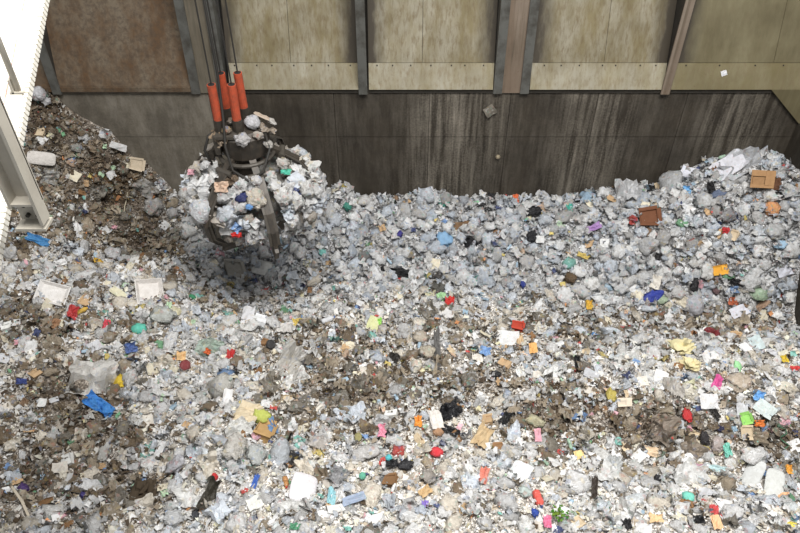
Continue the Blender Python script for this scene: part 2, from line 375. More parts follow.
# ------------------------------------------------------------------ rubbish terrain
ctrl = []
def cw(*uv):
    for u, v in uv: p = at_y(u, v, YW); ctrl.append((p.x, YW, p.z))
def cz(*uvz):
    for u, v, z in uvz: p = at_z(u, v, CAMZ + z); ctrl.append((p.x, p.y, p.z))
cw((-140, 50), (-60, 62), (0, 75), (42, 90), (62, 99), (88, 114), (112, 130), (135, 154), (160, 175), (180, 197), (196, 228), (225, 235), (260, 216), (320, 192), (360, 190), (400, 192), (480, 194), (560, 195), (600, 185), (640, 181), (670, 175), (700, 160), (740, 149), (787, 157), (850, 160))
cz((-140, 250, -13.7), (0, 252, -14.0), (60, 255, -14.3), (140, 258, -14.7), (185, 262, -15.2), (120, 243, -15.5), (150, 245, -15.9), (178, 246, -16.2), (90, 238, -14.8), (70, 215, -13.9), (20, 215, -13.1), (100, 195, -13.8), (140, 215, -14.6),
   (195, 272, -15.7), (200, 250, -16.3), (255, 293, -16.6), (300, 291, -16.5), (260, 250, -16.2), (330, 240, -15.2),
   (330, 300, -15.9), (400, 288, -16.0), (400, 240, -15.0), (500, 296, -16.0), (500, 245, -15.05), (600, 304, -16.15), (600, 245, -14.8), (700, 313, -16.3), (700, 235, -14.3), (790, 312, -16.4), (780, 230, -13.9), (860, 315, -16.4), (860, 230, -14.0),
   (-150, 330, -14.0), (0, 330, -14.2), (90, 330, -14.6), (180, 330, -15.1), (260, 325, -15.6), (340, 330, -15.6), (440, 325, -15.6), (540, 330, -15.6), (640, 335, -15.6), (740, 340, -15.5), (850, 345, -15.5),
   (-150, 400, -14.2), (0, 400, -14.4), (90, 400, -14.7), (180, 390, -14.9), (270, 390, -15.1), (360, 390, -15.3), (450, 385, -15.1), (550, 390, -14.9), (650, 394, -14.7), (750, 400, -14.6), (860, 410, -14.6),
   (0, 460, -14.3), (80, 455, -14.8), (140, 470, -14.9), (210, 450, -14.6), (300, 440, -14.7), (380, 440, -14.7), (460, 440, -14.7), (550, 445, -14.9), (650, 446, -15.3), (740, 450, -15.2), (800, 455, -15.3), (900, 455, -15.2),
   (-150, 533, -14.0), (0, 533, -14.2), (120, 533, -14.4), (250, 520, -14.3), (400, 520, -14.2), (550, 520, -14.3), (700, 515, -14.5), (800, 515, -14.5), (930, 520, -14.5),
   (-200, 640, -13.7), (100, 640, -13.8), (400, 640, -13.6), (700, 640, -13.8), (1000, 640, -13.8))
C = np.array(ctrl)
def tps(r2): return 0.5 * r2 * np.log(r2 + 1e-9)
def fit(C, lam=0.06):
    n = len(C); d2 = ((C[:, None, :2] - C[None, :, :2]) ** 2).sum(-1)
    A = np.zeros((n + 3, n + 3)); A[:n, :n] = tps(d2) + lam * np.eye(n)
    P_ = np.c_[np.ones(n), C[:, :2]]; A[:n, n:] = P_; A[n:, :n] = P_.T
    return np.linalg.solve(A, np.r_[C[:, 2], 0, 0, 0])
WT = fit(C)
def tps_eval(x, y):
    out = np.zeros(x.shape); n = len(C)
    for i in range(n): out += WT[i] * tps((x - C[i, 0]) ** 2 + (y - C[i, 1]) ** 2)
    return out + WT[n] + WT[n + 1] * x + WT[n + 2] * y
def vnoise(x, y, s, seed):
    r = np.random.default_rng(seed).random((256, 256)); xs, ys = x * s + 1000, y * s + 1000
    xi, yi = np.floor(xs).astype(int), np.floor(ys).astype(int); fx, fy = xs - xi, ys - yi
    fx = fx * fx * (3 - 2 * fx); fy = fy * fy * (3 - 2 * fy)
    g = lambda a, b: r[a % 256, b % 256]
    return (g(xi, yi) * (1 - fx) + g(xi + 1, yi) * fx) * (1 - fy) + (g(xi, yi + 1) * (1 - fx) + g(xi + 1, yi + 1) * fx) * fy - 0.5
X0, X1, Y0, Y1, STEP = XL + .02, XR - .02, 2.65, YW - .02, 0.10
gx = np.linspace(X0, X1, int((X1 - X0) / STEP) + 1); gy = np.linspace(Y0, Y1, int((Y1 - Y0) / STEP) + 1)
GX, GY = np.meshgrid(gx, gy, indexing='ij')
GZ = tps_eval(GX, GY)
near = np.clip((7.2 - GY) / 4.0, 0, 1); GZ = GZ * (1 - near) + (CAMZ - 13.8) * near
GZ += 0.42 * vnoise(GX, GY, 0.9, 1) + 0.28 * vnoise(GX, GY, 2.0, 2) + 0.16 * vnoise(GX, GY, 4.2, 3) - 0.06
GZ = np.clip(GZ, 1.0, 12.0)
def bil(A, x, y):
    fx = np.clip((x - X0) / (X1 - X0) * (len(gx) - 1), 0, len(gx) - 1.001); fy = np.clip((y - Y0) / (Y1 - Y0) * (len(gy) - 1), 0, len(gy) - 1.001)
    i, j = np.floor(fx).astype(int), np.floor(fy).astype(int); a, b = fx - i, fy - j
    return (A[i, j] * (1 - a) + A[i + 1, j] * a) * (1 - b) + (A[i, j + 1] * (1 - a) + A[i + 1, j + 1] * a) * b
DZX, DZY = np.gradient(GZ, gx, gy)
def height(x, y): return bil(GZ, np.asarray(x, float), np.asarray(y, float))
def normal(x, y):
    n = np.stack([-bil(DZX, x, y), -bil(DZY, x, y), np.ones_like(x)], -1); return n / np.linalg.norm(n, axis=-1, keepdims=True)
def hit(u, v):
    d = ray(u, v); t = np.arange(6, 32, 0.01); P = d[None] * t[:, None]; zz = CAMZ + P[:, 2]
    h = height(P[:, 0], P[:, 1]); below = (zz < h) | (P[:, 1] > Y1)
    i = int(np.argmax(below)); p = P[i]; y = min(p[1], Y1 - .05); return Vector((p[0], y, float(height(p[0], y)))), t[i]

# what the rubbish is made of, by place: dirt plus painted-in shade amount 0..1 and coolness, from where each spot lies in the photo
DIRT = [(60, 120, 70, 70, 1.0), (110, 180, 75, 65, 1.1), (140, 235, 45, 30, 1.0), (50, 230, 70, 30, .55), (30, 330, 50, 45, .7), (60, 390, 60, 40, .85), (85, 430, 50, 30, 1.0), (30, 480, 55, 45, .85), (110, 480, 40, 40, .75), (150, 490, 22, 26, 1.0),
        (110, 310, 60, 30, .35), (360, 395, 80, 36, .8), (330, 350, 65, 28, .55), (300, 418, 45, 20, .6), (460, 340, 60, 30, .33), (560, 412, 60, 30, .9), (640, 424, 65, 26, .95), (690, 438, 45, 20, .9), (780, 440, 45, 24, 1.0), (600, 330, 90, 22, .4), (720, 320, 90, 14, .6), (780, 305, 30, 18, .6), (740, 390, 60, 30, .3), (220, 300, 60, 25, .35), (480, 390, 60, 24, .6), (250, 270, 70, 30, .5), (205, 255, 40, 18, .7)]  # left heap, pit and hollow under the grapple: shade mixed in as dirt
def dirt_shade_at(u, v):
    d = np.zeros(np.shape(u))
    for a, b, c, e, s in DIRT: d = np.maximum(d, s * np.exp(-((u - a) / c) ** 2 * .8 - ((v - b) / e) ** 2 * .8))
    return np.clip(d + 0.22 * vnoise(np.asarray(u, float), np.asarray(v, float), 0.025, 9), 0.04, 1.1)
def rear_at(u, v):        # 1 on the bag slope against the back wall
    edge = np.interp(u, [0, 180, 230, 330, 400, 600, 800], [180, 250, 295, 288, 286, 303, 312])
    return 1 / (1 + np.exp((v - edge) / 6.0)) * (1 / (1 + np.exp((185 - u) / 12.0)))

UU, VV, _ = project(GX, GY, GZ)
dg = dirt_shade_at(UU, VV)[..., None]; rg = rear_at(UU, VV)[..., None]
base = (lin((216, 212, 206)) * (1 - dg) + lin((90, 75, 58)) * dg) * (1 - rg) + lin((168, 168, 169)) * rg
nx_, ny_ = GX.shape
verts = np.stack([GX, GY, GZ], -1).reshape(-1, 3)
ii, jj = np.meshgrid(np.arange(nx_ - 1), np.arange(ny_ - 1), indexing='ij'); k0 = (ii * ny_ + jj).ravel()
faces = np.stack([k0, k0 + ny_, k0 + ny_ + 1, k0 + 1], -1)
def big_mesh(name, V, Fc, colors, mat, smooth=False):
    me = bpy.data.meshes.new(name); nf, k = Fc.shape
    me.vertices.add(len(V)); me.vertices.foreach_set('co', V.astype(np.float32).ravel())
    me.loops.add(nf * k); me.loops.foreach_set('vertex_index', Fc.astype(np.int32).ravel())
    me.polygons.add(nf); me.polygons.foreach_set('loop_start', np.arange(0, nf * k, k, dtype=np.int32))
    me.polygons.foreach_set('use_smooth', np.full(nf, smooth)); me.materials.append(mat)
    dom = 'POINT' if len(colors) == len(V) else 'FACE'
    at = me.attributes.new('col', 'FLOAT_COLOR', dom); at.data.foreach_set('color', np.c_[colors, np.ones(len(colors))].astype(np.float32).ravel())
    me.update(calc_edges=True); return bpy.data.objects.new(name, me)
heap = link(big_mesh('rubbish_heap', verts, faces, base.reshape(-1, 3), M['heap'], True))
tag(heap, 'deep heap of crushed mixed refuse filling the whole bunker', 'rubbish heap', None, 'stuff')

# ------------------------------------------------------------------ shapes of rubbish (prototypes, unit size ~1 across)
def ico(sub):
    bm = bmesh.new(); bmesh.ops.create_icosphere(bm, subdivisions=sub, radius=0.5)
    bm.verts.ensure_lookup_table(); v = np.array([q.co[:] for q in bm.verts]); f = np.array([[a.index for a in p.verts] for p in bm.faces]); bm.free(); return v, f
def bag_shape(sub, seed, amp=1.0):
    v, f = ico(sub); o = Vector((seed * 7.3, seed * 3.1, -seed * 5.7)); out = []
    for p in v:
        d = Vector(p).normalized()
        r = 1 + amp * (0.42 * mnoise.noise(d * 1.5 + o) + 0.30 * mnoise.noise(d * 3.1 - o))
        r += amp * 0.20 * (0.5 - abs(mnoise.noise(d * 4.4 + o * 2))) * 1.4 - 0.14 * amp
        r += amp * 0.10 * mnoise.noise(d * 9 + o)
        vd = mnoise.voronoi(d * 1.9 + o)[0]; r += amp * 0.34 * (min(vd[1] - vd[0], .45) - .2)
        out.append(d * 0.5 * max(r, .45))
    out = np.array([q[:] for q in out]); out[:, 2] *= 0.72
    lo = out[:, 2] < -0.2; out[lo, 2] = -0.2 + (out[lo, 2] + .2) * .4
    out /= (out.max(0) - out.min(0))[:2].mean(); return out, f
BAGS = []
for s in range(14):
    v, f = bag_shape(3, s + 1); BAGS.append(mesh_from('bag_body', v, f, M['bag'], True))
BAGS_P = []
for s in range(6):
    v, f = bag_shape(3, s + 31); BAGS_P.append(mesh_from('plastic_bag_body', v, f, M['plastic'], True))
LOW = [bag_shape(2, s + 60, 1.15) for s in range(14)]
BALLS = []
for s in range(4):
    v, f = bag_shape(3, s + 90, 0.35); v[:, 2] *= 1.25; BALLS.append(mesh_from('round_body', v, f, M['plastic'], True))
ROUND = []
for s in range(4):
    v, f = bag_shape(3, s + 120, 0.5); v[:, 2] *= 1.2; ROUND.append(mesh_from('round_bag_body', v, f, M['bag'], True))
def sheet_shape(seed, nx=9, ny=8, crump=0.16, rag=0.14):
    r = np.random.default_rng(seed); v = []; off = Vector((seed * 3.7, seed * 1.9, 0))
    for i in range(nx + 1):
        for j in range(ny + 1):
            x, y = i / nx - .5, j / ny - .5; p = Vector((x, y, 0))
            n1 = mnoise.noise(p * 2.2 + off); n2 = mnoise.noise(p * 5 - off)
            ex = 1 + rag * (2 * mnoise.noise(Vector((math.atan2(y, x) * 1.3, seed, 0))))
            v.append((x * ex + .05 * n2, y * ex + .05 * n1, crump * (1.3 * n1 + 0.8 * n2 + 0.9 * (0.3 - abs(mnoise.noise(p * 3.6 + off * 2))) + .25 * mnoise.noise(p * 11 + off))))
    f = [(i * (ny + 1) + j, (i + 1) * (ny + 1) + j, (i + 1) * (ny + 1) + j + 1, i * (ny + 1) + j + 1) for i in range(nx) for j in range(ny)]
    return v, f
SHEET = {k: [mesh_from(k + '_sheet', *sheet_shape(s + q, *((4, 3) if k == 'paper' else (9, 8)), c, g), M[k]) for s in range(7)] for k, q, c, g in (('paper', 1, .16, .08), ('film', 20, .42, .28), ('plastic', 40, .36, .25), ('card', 60, .22, .2))}
def box_shape(seed):
    r = np.random.default_rng(seed); v = np.array(box_v(-.5, .5, -.5, .5, -.35, .35)) + r.uniform(-.07, .07, (8, 3))
    inn = v.copy(); inn[:, :2] *= .9; inn[:4, 2] = .22 + r.uniform(-.05, .03, 4)
    V = list(map(tuple, v)) + list(map(tuple, inn))
    Fx = [(0, 3, 2, 1), (0, 1, 5, 4), (1, 2, 6, 5), (2, 3, 7, 6), (3, 0, 4, 7)]
    Fx += [tuple(i + 8 for i in q)[::-1] for q in Fx] + [(4, 5, 13, 12), (5, 6, 14, 13), (6, 7, 15, 14), (7, 4, 12, 15)]
    flaps = []
    for (a, b) in ((4, 5), (6, 7), (5, 6)):
        m_ = (v[a] + v[b]) / 2; out = np.array([m_[0], m_[1], 0]); out /= np.linalg.norm(out) + 1e-6
        d = out * r.uniform(.1, .3) + np.array([0, 0, r.uniform(-.05, .2)])
        if r.random() < .4: d = -out * .42 + np.array([0, 0, .05])
        t = np.array([0, 0, .02]); flaps.append(([tuple(v[a]), tuple(v[b]), tuple(v[b] + d), tuple(v[a] + d), tuple(v[a] + t), tuple(v[b] + t), tuple(v[b] + d + t), tuple(v[a] + d + t)], BOXF))
    return (V, Fx), flaps
BOXES = []
for s in range(5):
    (v, f), fl = box_shape(s + 3)
    BOXES.append((mesh_from('box_body', v, f, M['card']), [mesh_from('box_flap', a, b, M['card']) for a, b in fl]))
def tray_shape():
    m = MB(); a = [(-.5, -.5), (.5, -.5), (.5, .5), (-.5, .5)]
    rings = [(1.0, .12), (.93, .14), (.72, -.06), (.70, -.09), (.97, .10)]
    for s, z in rings: m.v += [(x * s, y * s, z) for x, y in a]
    for r in range(4): m.f += [(r * 4 + j, r * 4 + (j + 1) % 4, r * 4 + 4 + (j + 1) % 4, r * 4 + 4 + j) for j in range(4) if r != 2]
    m.f += [(8, 9, 10, 11), (15, 14, 13, 12)]; m.f += [(16 + j, 16 + (j + 1) % 4, (j + 1) % 4, j) for j in range(4)]
    return m.v, m.f
TRAY = mesh_from('tray_body', *tray_shape(), M['plain'])
def lathe(prof, seg=12):
    m = MB()
    for x, r in prof: m.v += [(x, r * math.cos(2 * math.pi * j / seg), r * math.sin(2 * math.pi * j / seg)) for j in range(seg)]
    for i in range(len(prof) - 1): m.f += [(i * seg + j, i * seg + (j + 1) % seg, (i + 1) * seg + (j + 1) % seg, (i + 1) * seg + j) for j in range(seg)]
    m.f += [tuple(range(seg))[::-1], tuple((len(prof) - 1) * seg + j for j in range(seg))]; return m.v, m.f
BOTTLE = mesh_from('bottle_body', *lathe([(-.5, .15), (-.47, .2), (-.2, .2), (-.17, .18), (-.05, .18), (-.02, .2), (.2, .2), (.33, .13), (.4, .07), (.44, .07)]), M['plastic'], True)
CAP = mesh_from('bottle_cap', *lathe([(.43, .085), (.5, .085)]), M['plastic'])
NECK = mesh_from('tied_neck', *lathe([(-.02, .20), (.05, .08), (.10, .05), (.14, .09), (.24, .19)], 9), M['bag'])
def pillow_shape():
    v, f = ico(3); v = v * 2; s = np.sign(v); a = np.abs(v)
    v = s * np.c_[a[:, 0] ** .4, a[:, 1] ** .4, a[:, 2]]; v[:, :2] *= .5; v[:, 2] *= .16 * (1.1 - 1.1 * (np.abs(v[:, 0] * v[:, 1]) * 4)); return v, f
PILLOW = mesh_from('pillow_body', *pillow_shape(), M['plain'], True)
CLUMP = [mesh_from('clump_body', *bag_shape(3, 200 + s, 1.8), M['card']) for s in range(3)]

def basis(nrm, yaw, tilt=0.0):
    n = Vector(nrm).normalized(); x = Vector((1, 0, 0)); x = (x - n * x.dot(n)).normalized(); y = n.cross(x)
    R = Matrix((x, y, n)).transposed()
    return R @ Matrix.Rotation(yaw, 3, 'Z') @ (Matrix.Rotation(tilt, 3, 'X') if tilt else Matrix.Identity(3))
def place(o, loc, R, scl):
    m = R.to_4x4() @ Matrix.Diagonal((*scl, 1)); m.translation = loc; o.matrix_world = m
def new(name, me, color, parent=None):
    o = bpy.data.objects.new(name, me); o.color = (*color, 1); return link(o, parent)

NAME = {'bag': 'rubbish_bag', 'round': 'rubbish_bag', 'pbag': 'plastic_bag', 'paper': 'paper_sheet', 'film': 'plastic_film', 'psheet': 'plastic_sheet', 'card': 'cardboard_sheet',
        'box': 'cardboard_box', 'tray': 'foam_tray', 'bottle': 'plastic_bottle', 'ball': 'plastic_lump', 'pillow': 'quilted_pad', 'clump': 'foam_clump', 'stick': 'stick', 'wire': 'wire', 'plant': 'leafy_cutting'}
CAT = {'bag': 'bag', 'round': 'bag', 'pbag': 'bag', 'paper': 'paper', 'film': 'plastic film', 'psheet': 'plastic sheet', 'card': 'cardboard', 'box': 'box', 'tray': 'tray', 'bottle': 'bottle', 'ball': 'plastic lump',
       'pillow': 'pad', 'clump': 'foam', 'stick': 'stick', 'wire': 'wire', 'plant': 'plant'}
def darker(c, k): return tuple(float(q) * k for q in c)
def make(kind, loc, R, sx, sy, color, idx=None, neck=False):
    i = random.randrange(100) if idx is None else idx; color = tuple(float(q) for q in color)
    if kind in ('bag', 'round', 'pbag', 'ball', 'clump'):
        pool = {'bag': BAGS, 'round': ROUND, 'pbag': BAGS_P, 'ball': BALLS, 'clump': CLUMP}[kind]; sz = 0.95 * min(sx, sy)
        o = new(NAME[kind], pool[i % len(pool)], color); place(o, loc, R, (sx, sy, sz))
        if neck:
            k = new('tied_neck', NECK, color, o); k.matrix_parent_inverse = Matrix.Identity(4)
            k.matrix_basis = Matrix.Translation((.36, .05, .12)) @ Matrix.Rotation(-.7, 4, 'Y') @ Matrix.Scale(.55, 4)
    elif kind in ('paper', 'film', 'psheet', 'card'):
        pool = SHEET['plastic' if kind == 'psheet' else kind]; o = new(NAME[kind], pool[i % len(pool)], color); place(o, loc, R, (sx, sy, min(sx, sy)))
    elif kind == 'box':
        b, fl = BOXES[i % len(BOXES)]; o = new(NAME[kind], b, color); place(o, loc, R, (sx, sy, .8 * min(sx, sy)))
        for m_ in fl: k = new('flap', m_, darker(color, 1.08), o); k.matrix_parent_inverse = Matrix.Identity(4)
    elif kind == 'tray': o = new(NAME[kind], TRAY, color); place(o, loc, R, (sx, sy, .8 * min(sx, sy)))
    elif kind == 'pillow': o = new(NAME[kind], PILLOW, color); place(o, loc, R, (sx, sy, min(sx, sy)))
    elif kind == 'bottle':
        th = max(sy * 2.0, .12); o = new(NAME[kind], BOTTLE, color); place(o, loc, R, (sx, th, th))
        k = new('cap', CAP, random.choice([(.7, .7, .7), (.05, .15, .5), (.6, .08, .06)]), o); k.matrix_parent_inverse = Matrix.Identity(4)
    elif kind == 'stick':
        m = MB().tube([(-.5, 0, 0), (-.2, .02, .01), (.1, -.015, .015), (.5, .01, 0)], [.02, .025, .022, .012], 6); o = new(NAME[kind], mesh_from('stick_body', m.v, m.f, M['card']), color); place(o, loc, R, (sx, sx, sx))
    elif kind == 'wire':
        m = MB().tube([(math.sin(t * 1.9) * .12, t / 10 - .5, .04 * math.sin(t)) for t in range(11)], .02, 6); o = new(NAME[kind], mesh_from('wire_body', m.v, m.f, M['plastic'], True), color); place(o, loc, R, (sy, sy, sy))
    elif kind == 'plant':
        o = bpy.data.objects.new(NAME[kind], None); link(o); place(o, loc, R, (sx, sy, min(sx, sy)))
        st = MB()
        for k in range(5):
            a = k * 1.25; tip = (math.cos(a) * .42, math.sin(a) * .42, .28); st.tube([(0, 0, 0), (tip[0] * .5, tip[1] * .5, .22), tip], .012, 5)
        q = new('stem', mesh_from('stems', st.v, st.f, M['leaf']), (.10, .13, .04), o); q.matrix_parent_inverse = Matrix.Identity(4)
        r = random.Random(4); lm = MB(); d, w_ = .12, .05
        lme = mesh_from('leaf', [(0, 0, 0), (d * .5, w_, .02), (d, 0, 0), (d * .5, -w_, .02), (d * .5, 0, -.005)], [(0, 4, 1), (1, 4, 2), (2, 4, 3), (3, 4, 0)], M['leaf'])
        for k in range(46):
            lf = new('leaf', lme, (r.uniform(.05, .16), r.uniform(.16, .30), .03), o); lf.matrix_parent_inverse = Matrix.Identity(4); a = r.uniform(0, 6.28); rr = r.uniform(.03, .45)
            lf.matrix_basis = Matrix.Translation((math.cos(a) * rr, math.sin(a) * rr, r.uniform(.1, .34))) @ Matrix.Rotation(r.uniform(0, 6.28), 4, 'Z') @ Matrix.Rotation(r.uniform(-.6, .6), 4, 'Y') @ Matrix.Scale(r.uniform(1.0, 1.7), 4)
    return o

taken = []                                     # x, y, z, radius
def put(u, v, wpx, hpx, kind, col, label, ang=0, idx=None, lift=None, group=None, neck=False):
    p, t = hit(u, v); n = normal(np.array([p.x]), np.array([p.y]))[0]; view = -Vector(ray(u, v)).normalized()
    s = t / F_PX; fs = max(.6, Vector(n).dot(view)); flat = kind in ('paper', 'film', 'psheet', 'card', 'tray', 'pillow')
    nn = (Vector(n) * .6 + view * .4).normalized() if flat else (Vector(n) * .8 + view * .2).normalized()
    sx, sy = wpx * s, hpx * s / (fs if flat else max(.85, fs))
    R = basis(nn, -math.radians(ang)); r = .5 * max(sx, sy)
    lf = lift if lift is not None else (.17 if flat else .16 * min(sx, sy) + .08)
    p.y = min(p.y, YW - .06 - r * (.9 if not flat else .8)); p.x = min(p.x, XR - .06 - r * .9)
    c_ = np.array(col, float); c_ = np.minimum((c_ * .82 + c_.mean() * .18) * (1.0 if c_.mean() > 190 or c_.mean() < 70 else 1.08), 245)
    o = make(kind, p + nn * lf, R, sx, sy, lin(c_), idx, neck)
    tag(o, label, CAT[kind], group); taken.append((p.x, p.y, p.z, .5 * math.sqrt(sx * sy) + .02)); return o, p

